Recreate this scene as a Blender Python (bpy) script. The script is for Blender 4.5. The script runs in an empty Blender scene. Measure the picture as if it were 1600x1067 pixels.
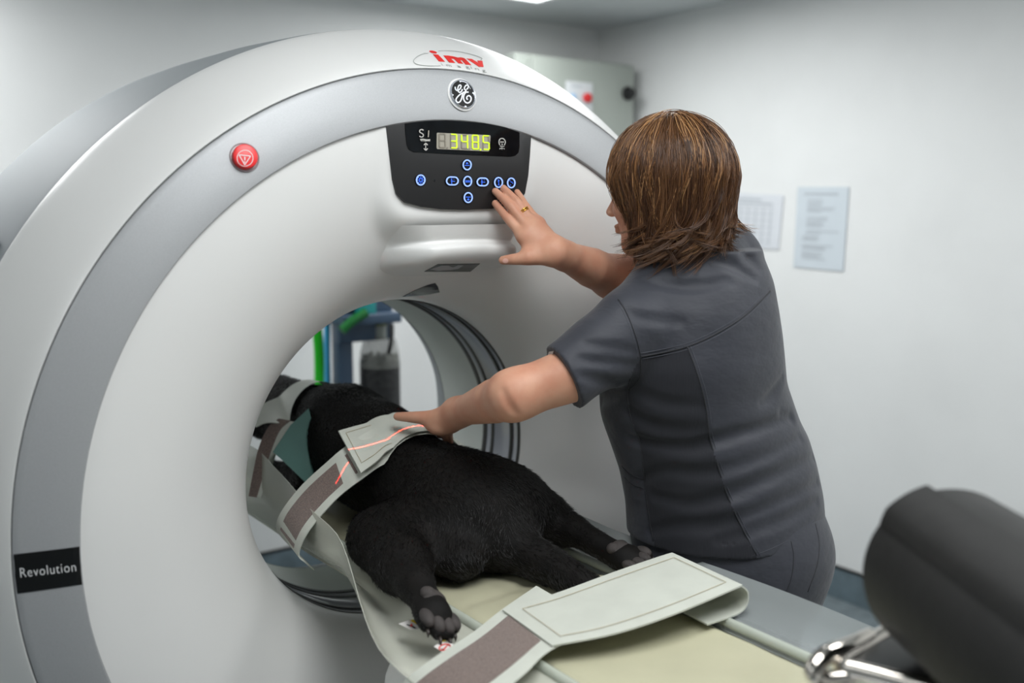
import bpy, bmesh, math, random
import numpy as np
from mathutils import Vector, Matrix, noise
from mathutils.bvhtree import BVHTree
from mathutils.geometry import delaunay_2d_cdt

SC = bpy.context.scene
COL = SC.collection
random.seed(7)
RNG = np.random.default_rng(11)
ZC = 0.95                      # height of the scanner's axis above the floor

# ------------------------------------------------------------------ camera
CAMP = Vector((-1.0131, -1.5852, 1.4881))
FW = Vector((0.5809, 0.8024, -0.1366)).normalized()
RT = Vector((0.8100, -0.5864, 0.0004)).normalized()
UP = RT.cross(FW).normalized()
FPX = 1555.84
cd = bpy.data.cameras.new('camera')
cam = bpy.data.objects.new('camera', cd)
COL.objects.link(cam)
M = Matrix((RT, UP, -FW)).transposed().to_4x4()
M.translation = CAMP
cam.matrix_world = M
cd.sensor_width = 36.0
cd.lens = FPX / 1600 * 36.0
cd.clip_start = 0.02
cd.dof.use_dof = True
cd.dof.focus_distance = 1.82
cd.dof.aperture_fstop = 1.9
SC.camera = cam

# ------------------------------------------------------------------ world, lights, exposure
w = bpy.data.worlds.new('world')
SC.world = w
w.use_nodes = True
w.node_tree.nodes['Background'].inputs[0].default_value = (0.9, 0.92, 0.93, 1)
w.node_tree.nodes['Background'].inputs[1].default_value = 0.25
SC.view_settings.view_transform = 'Standard'
SC.view_settings.look = 'None'
SC.view_settings.exposure = 0.0
SC.view_settings.gamma = 1.0
SC.view_settings.use_curve_mapping = False
CEIL = 2.29
LAMPS = [(-0.25, -1.05, 15.5), (1.10, -1.20, 16.5), (-0.95, 1.42, 13), (1.15, 1.05, 17), (-2.1, -0.9, 3)]
for lx, ly, lp in LAMPS:
    ld = bpy.data.lights.new('panel_lamp', 'AREA')
    ld.shape = 'RECTANGLE'
    ld.size, ld.size_y = 0.58, 1.16
    ld.energy = lp
    ld.color = (0.985, 0.997, 1.0)
    lo = bpy.data.objects.new('panel_lamp', ld)
    lo.location = (lx, ly, CEIL - 0.035)
    COL.objects.link(lo)
# thin red positioning lasers of the scanner: one fan across the bore, one along the table
for nm, loc_, sx, sy, en in (('laser_fan', (-0.02, 0.135, 1.17), 0.34, 0.0006, 0.045), ('laser_fan', (0.015, 0.10, 1.17), 0.0006, 0.30, 0.012)):
    ld = bpy.data.lights.new(nm, 'AREA'); ld.shape = 'RECTANGLE'; ld.size, ld.size_y = sx, sy
    ld.energy = en; ld.color = (1.0, 0.03, 0.02); ld.spread = math.radians(1.0)
    lo = bpy.data.objects.new(nm, ld); lo.location = loc_; COL.objects.link(lo)

# ------------------------------------------------------------------ helpers
def ray(px, py):
    return FW + RT * ((px - 800) / FPX) - UP * ((py - 533.5) / FPX)
def at_x(px, py, x):
    d = ray(px, py); return CAMP + d * ((x - CAMP.x) / d.x)
def at_y(px, py, y):
    d = ray(px, py); return CAMP + d * ((y - CAMP.y) / d.y)
def at_z(px, py, z):
    d = ray(px, py); return CAMP + d * ((z - CAMP.z) / d.z)
def at_d(px, py, t):
    return CAMP + ray(px, py) * t
def s2l(c):
    return tuple((v / 255 / 12.92) if v / 255 <= 0.04045 else ((v / 255 + 0.055) / 1.055) ** 2.4 for v in c) + (1.0,)

def mat(name, rgb, rough=0.5, metal=0.0, spec=0.5, noise_amt=0.0, noise_scale=30.0, bump=0.0, bump_scale=200.0,
        rgb2=None, alpha=1.0, trans=0.0, emit=None, emit_str=1.0, coat=0.0, sheen=0.0, sss=0.0, aniso=(1, 1, 1), bump_dist=0.002):
    m = bpy.data.materials.new(name)
    m.use_nodes = True
    nt = m.node_tree
    b = nt.nodes['Principled BSDF']
    b.inputs['Base Color'].default_value = s2l(rgb)
    b.inputs['Roughness'].default_value = rough
    b.inputs['Metallic'].default_value = metal
    b.inputs['Specular IOR Level'].default_value = spec
    b.inputs['Alpha'].default_value = alpha
    b.inputs['Transmission Weight'].default_value = trans
    b.inputs['Coat Weight'].default_value = coat
    b.inputs['Coat Roughness'].default_value = 0.1
    b.inputs['Sheen Weight'].default_value = sheen
    if sss:
        b.inputs['Subsurface Weight'].default_value = sss
        b.inputs['Subsurface Radius'].default_value = (0.012, 0.005, 0.003)
    if emit:
        b.inputs['Emission Color'].default_value = s2l(emit)
        b.inputs['Emission Strength'].default_value = emit_str
    tc = None
    if noise_amt or bump:
        tc = nt.nodes.new('ShaderNodeTexCoord')
        mp = nt.nodes.new('ShaderNodeMapping')
        mp.inputs['Scale'].default_value = aniso
        nt.links.new(tc.outputs['Object'], mp.inputs['Vector'])
    if noise_amt:
        n = nt.nodes.new('ShaderNodeTexNoise')
        n.inputs['Scale'].default_value = noise_scale
        n.inputs['Detail'].default_value = 5
        nt.links.new(mp.outputs[0], n.inputs['Vector'])
        mx = nt.nodes.new('ShaderNodeMix'); mx.data_type = 'RGBA'
        c2 = s2l(rgb2 if rgb2 else [v * (1 - noise_amt) for v in rgb])
        mx.inputs['A'].default_value = s2l(rgb); mx.inputs['B'].default_value = c2
        rp = nt.nodes.new('ShaderNodeMapRange')
        rp.inputs['From Min'].default_value = 0.38; rp.inputs['From Max'].default_value = 0.68
        nt.links.new(n.outputs['Fac'], rp.inputs['Value'])
        nt.links.new(rp.outputs[0], mx.inputs['Factor'])
        nt.links.new(mx.outputs['Result'], b.inputs['Base Color'])
    if bump:
        n2 = nt.nodes.new('ShaderNodeTexNoise')
        n2.inputs['Scale'].default_value = bump_scale
        n2.inputs['Detail'].default_value = 3
        nt.links.new(mp.outputs[0], n2.inputs['Vector'])
        bp = nt.nodes.new('ShaderNodeBump')
        bp.inputs['Strength'].default_value = bump
        bp.inputs['Distance'].default_value = bump_dist
        nt.links.new(n2.outputs['Fac'], bp.inputs['Height'])
        nt.links.new(bp.outputs[0], b.inputs['Normal'])
    return m

def link(name, me, m=None, parent=None, smooth=True):
    o = bpy.data.objects.new(name, me)
    COL.objects.link(o)
    if m is not None:
        for mm in (m if isinstance(m, (list, tuple)) else [m]):
            me.materials.append(mm)
    if smooth and isinstance(me, bpy.types.Mesh):
        me.polygons.foreach_set('use_smooth', [True] * len(me.polygons))
    if parent is not None:
        o.parent = parent
    return o

def tag(o, label=None, cat=None, group=None, kind=None):
    if label: o['label'] = label
    if cat: o['category'] = cat
    if group: o['group'] = group
    if kind: o['kind'] = kind
    return o

def thing(name, label, cat, group=None):
    o = bpy.data.objects.new(name, None)
    COL.objects.link(o)
    o.empty_display_size = 0.05
    return tag(o, label, cat, group)

def pyd(verts, faces):
    me = bpy.data.meshes.new('m')
    me.from_pydata([tuple(v) for v in verts], [], faces)
    me.update()
    return me

def sharp(me, ang=35):
    me.polygons.foreach_set('use_smooth', [True] * len(me.polygons))
    me.set_sharp_from_angle(angle=math.radians(ang))
    return me

def bmesh_me(bm, ang=35):
    me = bpy.data.meshes.new('m')
    bmesh.ops.recalc_face_normals(bm, faces=bm.faces[:])
    bm.to_mesh(me); bm.free()
    return sharp(me, ang)

def box_bm(bm, lo, hi, bev=0.0, seg=3, mtx=None):
    r = bmesh.ops.create_cube(bm, size=1.0)
    vs = r['verts']
    lo, hi = Vector(lo), Vector(hi)
    for v in vs:
        v.co = Vector(((v.co.x + .5) * (hi.x - lo.x) + lo.x, (v.co.y + .5) * (hi.y - lo.y) + lo.y, (v.co.z + .5) * (hi.z - lo.z) + lo.z))
    if bev > 0:
        es = list({e for v in vs for e in v.link_edges})
        r2 = bmesh.ops.bevel(bm, geom=es, offset=bev, segments=seg, affect='EDGES', profile=0.5)
        vs = list({v for f in r2['faces'] for v in f.verts} | {v for v in vs if v.is_valid})
    if mtx is not None:
        bmesh.ops.transform(bm, matrix=mtx, verts=[v for v in vs if v.is_valid])
    return bm

def box(name, lo, hi, m, parent=None, bev=0.004, seg=3, mtx=None):
    bm = bmesh.new()
    box_bm(bm, lo, hi, bev, seg, mtx)
    return link(name, bmesh_me(bm), m, parent, smooth=False)

def catmull(pts, n):
    P = [Vector(p) for p in pts]
    P = [P[0] * 2 - P[1]] + P + [P[-1] * 2 - P[-2]]
    out = []
    for i in range(1, len(P) - 2):
        for k in range(n):
            t = k / n
            a, b, c, d = P[i - 1], P[i], P[i + 1], P[i + 2]
            out.append(0.5 * ((2 * b) + (c - a) * t + (2 * a - 5 * b + 4 * c - d) * t * t + (3 * b - a - 3 * c + d) * t ** 3))
    out.append(P[-2])
    return out

def tube_me(pts, rad, seg=10, cap=True, closed=False):
    """A round tube along points; rad is a number or one per point."""
    P = [Vector(p) for p in pts]
    n = len(P)
    rr = rad if isinstance(rad, (list, tuple)) else [rad] * n
    vs, fs = [], []
    prev = None
    for i in range(n):
        a = P[(i - 1) % n] if (closed or i > 0) else P[i]
        b = P[(i + 1) % n] if (closed or i < n - 1) else P[i]
        t = (b - a).normalized()
        if prev is None:
            u = t.orthogonal().normalized()
        else:
            u = (prev - t * prev.dot(t)).normalized()
        prev = u
        v = t.cross(u)
        for k in range(seg):
            q = 2 * math.pi * k / seg
            vs.append(P[i] + (u * math.cos(q) + v * math.sin(q)) * rr[i])
    m = n if closed else n - 1
    for i in range(m):
        for k in range(seg):
            j = (i + 1) % n
            fs.append((i * seg + k, i * seg + (k + 1) % seg, j * seg + (k + 1) % seg, j * seg + k))
    if cap and not closed:
        fs.append(tuple(range(seg - 1, -1, -1)))
        fs.append(tuple((n - 1) * seg + k for k in range(seg)))
    return pyd(vs, fs)

def tube(name, pts, rad, m, parent=None, seg=10, closed=False):
    return link(name, sharp(tube_me(pts, rad, seg, True, closed), 50), m, parent, smooth=False)

def lathe_me(prof, seg=96, center=(0, 0, 0), axis='y', a0=0.0, a1=2 * math.pi):
    """Revolve (r, h) pairs about an axis through center."""
    full = abs(a1 - a0 - 2 * math.pi) < 1e-6
    n = seg if full else seg + 1
    vs, fs = [], []
    c = Vector(center)
    for i in range(n):
        q = a0 + (a1 - a0) * i / seg
        for r, h in prof:
            if axis == 'y':
                vs.append(c + Vector((r * math.cos(q), h, r * math.sin(q))))
            else:
                vs.append(c + Vector((r * math.cos(q), r * math.sin(q), h)))
    k = len(prof)
    for i in range(seg):
        j = (i + 1) % n
        for p in range(k - 1):
            fs.append((i * k + p, j * k + p, j * k + p + 1, i * k + p + 1))
    return pyd(vs, fs)

def fixn(me):
    bm = bmesh.new(); bm.from_mesh(me)
    bmesh.ops.remove_doubles(bm, verts=bm.verts[:], dist=1e-6)
    bmesh.ops.recalc_face_normals(bm, faces=bm.faces[:])
    bm.to_mesh(me); bm.free()
    return me

def lathe(name, prof, m, parent=None, seg=128, center=(0, 0, 0), axis='y', a0=0.0, a1=2 * math.pi, ang=35):
    return link(name, sharp(fixn(lathe_me(prof, seg, center, axis, a0, a1)), ang), m, parent, smooth=False)

def prism(name, pts3, nrm, thick, m, parent=None, bev=0.0, seg=2):
    """Flat outline (3-D points) extruded by thick against nrm; nrm faces the viewer."""
    bm = bmesh.new()
    nrm = Vector(nrm).normalized()
    f = bm.faces.new([bm.verts.new(Vector(p)) for p in pts3])
    bm.normal_update()
    if f.normal.dot(nrm) < 0:
        f.normal_flip()
    r = bmesh.ops.extrude_face_region(bm, geom=[f])
    vv = [e for e in r['geom'] if isinstance(e, bmesh.types.BMVert)]
    bmesh.ops.translate(bm, verts=vv, vec=nrm * thick)
    if bev:
        top = [e for e in r['geom'] if isinstance(e, bmesh.types.BMFace)][0]
        bmesh.ops.bevel(bm, geom=list(top.edges), offset=bev, segments=seg, affect='EDGES', profile=0.6)
    return link(name, bmesh_me(bm, 30), m, parent, smooth=False)

def bvh(o):
    me = o.data
    mw = o.matrix_world
    return BVHTree.FromPolygons([mw @ v.co for v in me.vertices], [tuple(p.vertices) for p in me.polygons])

def hit(tree, px, py):
    d = ray(px, py).normalized()
    loc, n, i, dist = tree.ray_cast(CAMP, d)
    if loc is None:
        loc, n, i, dist = tree.find_nearest(CAMP + d * 1.9)
    if n.dot(d) > 0:
        n = -n
    return loc, n

def fill2d(poly, step):
    """Outline in the plane -> (points, triangles), with an inner grid so that it can follow a curved surface."""
    pts = []
    n = len(poly)
    for i in range(n):
        a, b = Vector(poly[i]), Vector(poly[(i + 1) % n])
        k = max(1, int((b - a).length / step))
        pts += [a.lerp(b, j / k) for j in range(k)]
    nb = len(pts)
    xs = [p.x for p in pts]; ys = [p.y for p in pts]
    def inside(x, y):
        c = False
        j = nb - 1
        for i in range(nb):
            if (pts[i].y > y) != (pts[j].y > y) and x < (pts[j].x - pts[i].x) * (y - pts[i].y) / (pts[j].y - pts[i].y) + pts[i].x:
                c = not c
            j = i
        return c
    x = min(xs) + step * .5
    while x < max(xs):
        y = min(ys) + step * .5
        while y < max(ys):
            if inside(x, y):
                pts.append(Vector((x, y)))
            y += step
        x += step
    v, e, f, _, _, _ = delaunay_2d_cdt(pts, [(i, (i + 1) % nb) for i in range(nb)], [list(range(nb))], 1, 1e-5)
    return v, f

def decal(name, tree, polys, m, parent=None, off=0.0012, step=6.0, thick=0.0008):
    """Print or thin plate lying on a surface: outlines laid on it where the photograph shows them, following its curve."""
    vs, fs = [], []
    for poly in polys:
        v2, f2 = fill2d(poly, step)
        base = len(vs)
        nv = len(v2)
        top, bot = [], []
        for p in v2:
            loc, n = hit(tree, p[0], p[1])
            top.append(loc + n * off); bot.append(loc + n * (off - thick))
        vs += top + bot
        from collections import Counter
        ec = Counter()
        for f in f2:
            a, b, c = [vs[base + i] for i in f[:3]]
            fl = (b - a).cross(c - a).dot(a - CAMP) > 0
            f = list(f)[::-1] if fl else list(f)
            fs.append(tuple(base + i for i in f))
            for i in range(len(f)):
                ec[(f[i], f[(i + 1) % len(f)])] += 1
        for (a, b) in list(ec):
            if (b, a) not in ec:
                fs.append((base + b, base + a, base + nv + a, base + nv + b))
    return link(name, pyd(vs, fs), m, parent, smooth=False)

def text_polys(txt, size=1.0, space=1.0, bold=0.0, shear=0.0):
    c = bpy.data.curves.new('txt', 'FONT')
    c.body = txt; c.size = size; c.space_character = space; c.offset = bold; c.shear = shear
    c.align_x = 'LEFT'; c.resolution_u = 4
    o = bpy.data.objects.new('txt', c)
    COL.objects.link(o)
    bpy.context.view_layer.update()
    dg = bpy.context.evaluated_depsgraph_get()
    me = bpy.data.meshes.new_from_object(o.evaluated_get(dg))
    v = [(p.co.x, p.co.y) for p in me.vertices]
    f = [tuple(p.vertices) for p in me.polygons]
    bpy.data.objects.remove(o); bpy.data.curves.remove(c); bpy.data.meshes.remove(me)
    return v, f

def text_on(name, tree, txt, m, parent, p0, p1, height, off=0.0012, space=1.0, bold=0.0, shear=0.0, up=None):
    """Lettering printed on a surface, its baseline running between two picture points."""
    v, f = text_polys(txt, 1.0, space, bold, shear)
    x0 = min(a for a, b in v); x1 = max(a for a, b in v)
    p0, p1 = Vector(p0), Vector(p1)
    d = (p1 - p0) / (x1 - x0)
    upv = Vector(up) if up else Vector((d.y, -d.x)).normalized()
    vs = []
    for a, b in v:
        q = p0 + d * (a - x0) + upv * (b * height / 0.72)
        loc, n = hit(tree, q.x, q.y)
        vs.append(loc + n * off)
    fs = []
    for g in f:
        a, b, c = vs[g[0]], vs[g[1]], vs[g[2]]
        fs.append(g[::-1] if (b - a).cross(c - a).dot(a - CAMP) > 0 else g)
    return link(name, pyd(vs, fs), m, parent, smooth=False)

def circ2(cx, cy, rx, ry, n=28, rot=0.0):
    out = []
    for i in range(n):
        q = 2 * math.pi * i / n
        x, y = rx * math.cos(q), ry * math.sin(q)
        out.append((cx + x * math.cos(rot) - y * math.sin(rot), cy + x * math.sin(rot) + y * math.cos(rot)))
    return out

def ring2(cx, cy, rx, ry, wd, n=28, rot=0.0):
    """Annulus as two half outlines."""
    o = circ2(cx, cy, rx, ry, n, rot); i = circ2(cx, cy, rx - wd, ry - wd, n, rot)
    h = n // 2
    return [o[:h + 1] + i[:h + 1][::-1], o[h:] + [o[0]] + [i[0]] + i[h:][::-1]]

def stroke2(pts, wd, n=4):
    """A brush line in the plane as an outline; wd is a width or one per point."""
    P = [Vector((p[0], p[1], 0)) for p in pts]
    P = catmull(P, n) if n > 1 and len(P) > 2 else P
    L, R = [], []
    m = len(P)
    for i in range(m):
        t = (P[min(i + 1, m - 1)] - P[max(i - 1, 0)]).normalized()
        k = i / (m - 1)
        ww = wd if not isinstance(wd, (list, tuple)) else wd[min(int(k * (len(wd) - 1)), len(wd) - 2)] * (1 - (k * (len(wd) - 1)) % 1) + wd[min(int(k * (len(wd) - 1)) + 1, len(wd) - 1)] * ((k * (len(wd) - 1)) % 1)
        nn = Vector((-t.y, t.x, 0)) * (ww / 2)
        L.append(P[i] + nn); R.append(P[i] - nn)
    quads = []
    for i in range(m - 1):
        quads.append([(L[i].x, L[i].y), (L[i + 1].x, L[i + 1].y), (R[i + 1].x, R[i + 1].y), (R[i].x, R[i].y)])
    return quads

def strokes(name, tree, lines, m, parent=None, off=0.0014, wd=2.0, n=4):
    """Brush lines printed on a surface as ribbons."""
    vs, fs = [], []
    for ln in lines:
        pts, ww = (ln if isinstance(ln, tuple) else (ln, wd))
        for q in stroke2(pts, ww, n):
            b = len(vs)
            for x, y in q:
                loc, nn = hit(tree, x, y)
                vs.append(loc + nn * off)
            f = [b, b + 1, b + 2, b + 3]
            A, B, C = vs[b], vs[b + 1], vs[b + 2]
            if (B - A).cross(C - A).dot(A - CAMP) > 0:
                f = f[::-1]
            fs.append(tuple(f))
    return link(name, pyd(vs, fs), m, parent, smooth=False)

# ------------------------------------------------------------------ smooth organic surfaces (distance field -> surface nets)
class Field:
    def __init__(s, lo, hi, h):
        s.lo = np.array(lo, np.float32); s.h = np.float32(h)
        s.n = (np.ceil((np.array(hi) - np.array(lo)) / h)).astype(int) + 1
        s.F = np.full(tuple(s.n), 0.3, np.float32)
    def sub(s, a, b):
        i0 = np.clip(np.floor((np.array(a) - s.lo) / s.h).astype(int), 0, s.n)
        i1 = np.clip(np.ceil((np.array(b) - s.lo) / s.h).astype(int) + 1, 0, s.n)
        if np.any(i1 <= i0): return None
        sl = tuple(slice(int(p), int(q)) for p, q in zip(i0, i1))
        ax = [(s.lo[k] + s.h * np.arange(i0[k], i1[k])).astype(np.float32) for k in range(3)]
        return sl, ax[0][:, None, None], ax[1][None, :, None], ax[2][None, None, :]
    def put(s, sl, d, k, op):
        A = s.F[sl]
        if op == 'add':
            hh = np.maximum(k - np.abs(A - d), 0) / max(k, 1e-6)
            s.F[sl] = np.minimum(A, d) - hh * hh * k * 0.25
        elif op == 'sub':
            hh = np.maximum(k - np.abs(A + d), 0) / max(k, 1e-6)
            s.F[sl] = np.maximum(A, -d) + hh * hh * k * 0.25
    def cone(s, a, b, ra, rb, k=0.02, op='add', pad=0.0):
        a, b = np.array(a, np.float32), np.array(b, np.float32)
        m = max(ra, rb) + k + 0.012 + pad
        g = s.sub(np.minimum(a, b) - m, np.maximum(a, b) + m)
        if g is None: return s
        sl, X, Y, Z = g
        ba = b - a
        L = float(ba @ ba) + 1e-12
        t = np.clip(((X - a[0]) * ba[0] + (Y - a[1]) * ba[1] + (Z - a[2]) * ba[2]) / L, 0, 1)
        d = np.sqrt((X - a[0] - t * ba[0]) ** 2 + (Y - a[1] - t * ba[1]) ** 2 + (Z - a[2] - t * ba[2]) ** 2) - (ra + (rb - ra) * t)
        s.put(sl, d, k, op)
        return s
    def chain(s, pts, rad, k=0.02, op='add'):
        """A limb: tapered segments along joints, joined to the rest once."""
        return s.groove(pts, rad, k, op)
    def groove(s, pts, rad, k=0.014, op='sub'):
        """Press one smooth furrow along a line of points."""
        P = np.array([tuple(p) for p in pts], np.float32)
        m = max(rad) + k + .012
        g = s.sub(P.min(0) - m, P.max(0) + m)
        if g is None: return s
        sl, X, Y, Z = g
        D_ = None
        for i in range(len(P) - 1):
            a, ba = P[i], P[i + 1] - P[i]
            t = np.clip(((X - a[0]) * ba[0] + (Y - a[1]) * ba[1] + (Z - a[2]) * ba[2]) / (float(ba @ ba) + 1e-12), 0, 1)
            d = np.sqrt((X - a[0] - t * ba[0]) ** 2 + (Y - a[1] - t * ba[1]) ** 2 + (Z - a[2] - t * ba[2]) ** 2) - (rad[i] + (rad[i + 1] - rad[i]) * t)
            D_ = d if D_ is None else np.minimum(D_, d)
        s.put(sl, D_.astype(np.float32), k, op)
        return s
    def ell(s, c, r, k=0.02, op='add', R=None):
        c = np.array(c, np.float32); r = np.array(r, np.float32)
        m = float(r.max()) + k + 0.012
        g = s.sub(c - m, c + m)
        if g is None: return s
        sl, X, Y, Z = g
        x, y, z = X - c[0], Y - c[1], Z - c[2]
        if R is not None:
            R = np.array(R, np.float32)
            x, y, z = R[0, 0] * x + R[0, 1] * y + R[0, 2] * z, R[1, 0] * x + R[1, 1] * y + R[1, 2] * z, R[2, 0] * x + R[2, 1] * y + R[2, 2] * z
        k0 = np.sqrt((x / r[0]) ** 2 + (y / r[1]) ** 2 + (z / r[2]) ** 2)
        k1 = np.sqrt((x / r[0] ** 2) ** 2 + (y / r[1] ** 2) ** 2 + (z / r[2] ** 2) ** 2) + 1e-6
        s.put(sl, (k0 * (k0 - 1) / k1).astype(np.float32), k, op)
        return s
    def plane(s, c, n, lo, hi):
        """Cut away what lies on the n side of the plane, inside a box."""
        g = s.sub(lo, hi)
        if g is None: return s
        sl, X, Y, Z = g
        n = np.array(n, float); n /= np.linalg.norm(n)
        d = ((X - c[0]) * n[0] + (Y - c[1]) * n[1] + (Z - c[2]) * n[2]).astype(np.float32)
        s.F[sl] = np.maximum(s.F[sl], d)
        return s
    def mesh(s, smooth=0):
        F = s.F
        S = F < 0
        n = np.array(F.shape)
        cnt = np.zeros(tuple(n - 1), np.uint8)
        for i in (0, 1):
            for j in (0, 1):
                for k in (0, 1):
                    cnt += S[i:n[0] - 1 + i, j:n[1] - 1 + j, k:n[2] - 1 + k]
        I, J, K = np.nonzero((cnt > 0) & (cnt < 8))
        del cnt
        acc = np.zeros((len(I), 3), np.float32); num = np.zeros(len(I), np.float32)
        C = [(i, j, k) for i in (0, 1) for j in (0, 1) for k in (0, 1)]
        val = {c: F[I + c[0], J + c[1], K + c[2]] for c in C}
        for c in C:
            for ax in range(3):
                if c[ax] == 0:
                    d = list(c); d[ax] = 1; d = tuple(d)
                    a, b = val[c], val[d]
                    x = (a < 0) != (b < 0)
                    t = np.where(x, a / np.where(x, a - b, 1), 0)
                    for q in range(3):
                        acc[:, q] += np.where(x, c[q] + (t if q == ax else 0), 0)
                    num += x
        V = s.lo + s.h * (np.stack([I, J, K], 1) + acc / num[:, None])
        idx = np.full(tuple(n - 1), -1, np.int32)
        idx[I, J, K] = np.arange(len(I))
        Q = []
        for ax in range(3):
            sl0 = [slice(1, n[q] - 1) for q in range(3)]; sl1 = list(sl0)
            sl0[ax] = slice(0, n[ax] - 1); sl1[ax] = slice(1, n[ax])
            A, B = S[tuple(sl0)], S[tuple(sl1)]
            i = np.stack(np.nonzero(A != B), 1)
            off = np.ones(3, int); off[ax] = 0
            g = i + off
            u, v = (ax + 1) % 3, (ax + 2) % 3
            eu = np.zeros(3, int); eu[u] = 1
            ev = np.zeros(3, int); ev[v] = 1
            c = [idx[tuple((g - p).T)] for p in (eu + ev, ev, 0 * eu, eu)]
            q = np.stack(c, 1)
            inn = A[tuple(i.T)]
            q[~inn] = q[~inn][:, ::-1]
            Q.append(q)
        Q = np.concatenate(Q)
        Q = Q[(Q >= 0).all(1)]
        for _ in range(smooth):
            W = np.zeros_like(V); N = np.zeros(len(V), np.float32)
            for p in range(4):
                a, b = Q[:, p], Q[:, (p + 1) % 4]
                np.add.at(W, a, V[b]); np.add.at(N, a, 1)
                np.add.at(W, b, V[a]); np.add.at(N, b, 1)
            V = V * 0.4 + 0.6 * W / np.maximum(N, 1)[:, None]
        return V.astype(np.float32), Q.astype(np.int32)

def np_mesh(parts):
    """Parts [(V, Q)] -> one mesh."""
    V = np.concatenate([p[0] for p in parts]); o = 0; QQ = []
    for v, q in parts:
        QQ.append(q + o); o += len(v)
    Q = np.concatenate(QQ)
    me = bpy.data.meshes.new('m')
    me.vertices.add(len(V)); me.vertices.foreach_set('co', V.ravel())
    me.loops.add(Q.size); me.loops.foreach_set('vertex_index', Q.ravel())
    me.polygons.add(len(Q))
    me.polygons.foreach_set('loop_start', np.arange(0, Q.size, 4, dtype=np.int32))
    me.polygons.foreach_set('use_smooth', np.ones(len(Q), bool))
    me.update(calc_edges=True)
    return me

def hair_obj(name, strands, radii, m, parent=None):
    """strands: list of (n,3) arrays; radii: same lengths."""
    h = bpy.data.hair_curves.new(name)
    h.add_curves([len(s_) for s_ in strands])
    P = np.concatenate(strands).astype(np.float32)
    h.position_data.foreach_set('vector', P.ravel())
    a = h.attributes.get('radius') or h.attributes.new('radius', 'FLOAT', 'POINT')
    a.data.foreach_set('value', np.concatenate(radii).astype(np.float32))
    h.materials.append(m)
    o = bpy.data.objects.new(name, h)
    COL.objects.link(o)
    if parent is not None: o.parent = parent
    return o
# ------------------------------------------------------------------ materials
M_WALL = mat('wall_paint', (229, 230, 229), 0.75, bump=0.12, bump_scale=260, noise_amt=0.02, noise_scale=3)
M_CEIL = mat('ceiling_paint', (206, 210, 211), 0.85, bump=0.1, bump_scale=120)
M_FLOOR = mat('vinyl_floor', (118, 128, 132), 0.35, noise_amt=0.14, noise_scale=22, bump=0.04, bump_scale=90)
M_SKIRT = mat('skirting_vinyl', (104, 120, 128), 0.4, noise_amt=0.15, noise_scale=14)
M_BLACKTRIM = mat('black_trim', (28, 27, 26), 0.5)
M_SHELL = mat('white_shell', (231, 231, 229), 0.38, noise_amt=0.01, noise_scale=4, bump=0.06, bump_scale=1200, bump_dist=0.0004, coat=0.12)
M_SILVER = mat('silver_ring', (176, 178, 180), 0.52, metal=0.4, bump=0.1, bump_scale=1500, bump_dist=0.0004, noise_amt=0.03, noise_scale=500)
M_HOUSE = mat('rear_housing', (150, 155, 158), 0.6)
M_GROOVE = mat('seam_shadow_gap', (40, 40, 40), 0.7)
M_SEAMGREY = mat('seam_grey_gap', (92, 94, 94), 0.7)
M_MONO = mat('monogram_silver', (226, 229, 236), 0.3, metal=0.15)
M_LINER = mat('bore_liner', (214, 220, 215), 0.5)
M_RUBBER = mat('dark_bore_ring', (40, 40, 38), 0.35)
M_GLOSS = mat('bore_window', (168, 172, 180), 0.12, coat=0.4)
M_PANEL = mat('black_panel', (30, 30, 31), 0.42, bump=0.08, bump_scale=1400, bump_dist=0.0004)
M_GLASS = mat('display_glass', (7, 9, 12), 0.08, spec=0.6, noise_amt=0.3, noise_scale=40, rgb2=(12, 15, 20))
M_LCD = mat('lcd_window', (168, 163, 150), 0.3)
M_SEGOFF = mat('unlit_segment', (142, 136, 124), 0.35)
M_SEGON = mat('lit_segment', (205, 240, 40), 0.4, emit=(200, 245, 45), emit_str=0.5)
M_BLUE = mat('button_light', (150, 180, 255), 0.4, emit=(150, 182, 255), emit_str=0.55)
M_BLUE2 = mat('button_symbol_light', (60, 110, 240), 0.4, emit=(50, 105, 245), emit_str=0.6)
M_KEY = mat('button_black', (17, 18, 23), 0.25)
M_PRINT = mat('pale_print', (186, 184, 178), 0.5)
M_RED = mat('red_button', (232, 40, 42), 0.35)
M_RECESS = mat('button_recess', (150, 138, 140), 0.45)
M_LOGO_RED = mat('red_lettering', (232, 38, 30), 0.45)
M_LOGO_GREY = mat('grey_lettering', (160, 164, 160), 0.5)
M_BADGE = mat('badge_black', (10, 11, 13), 0.35, spec=0.25)
M_CHROME = mat('badge_silver', (214, 218, 226), 0.16, metal=0.75)
M_BAND = mat('black_band', (9, 9, 9), 0.12, coat=0.3)
M_WHITEPRINT = mat('white_print', (235, 236, 236), 0.5)
M_DARKGLASS = mat('sensor_glass', (52, 50, 50), 0.1, coat=0.5)

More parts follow.
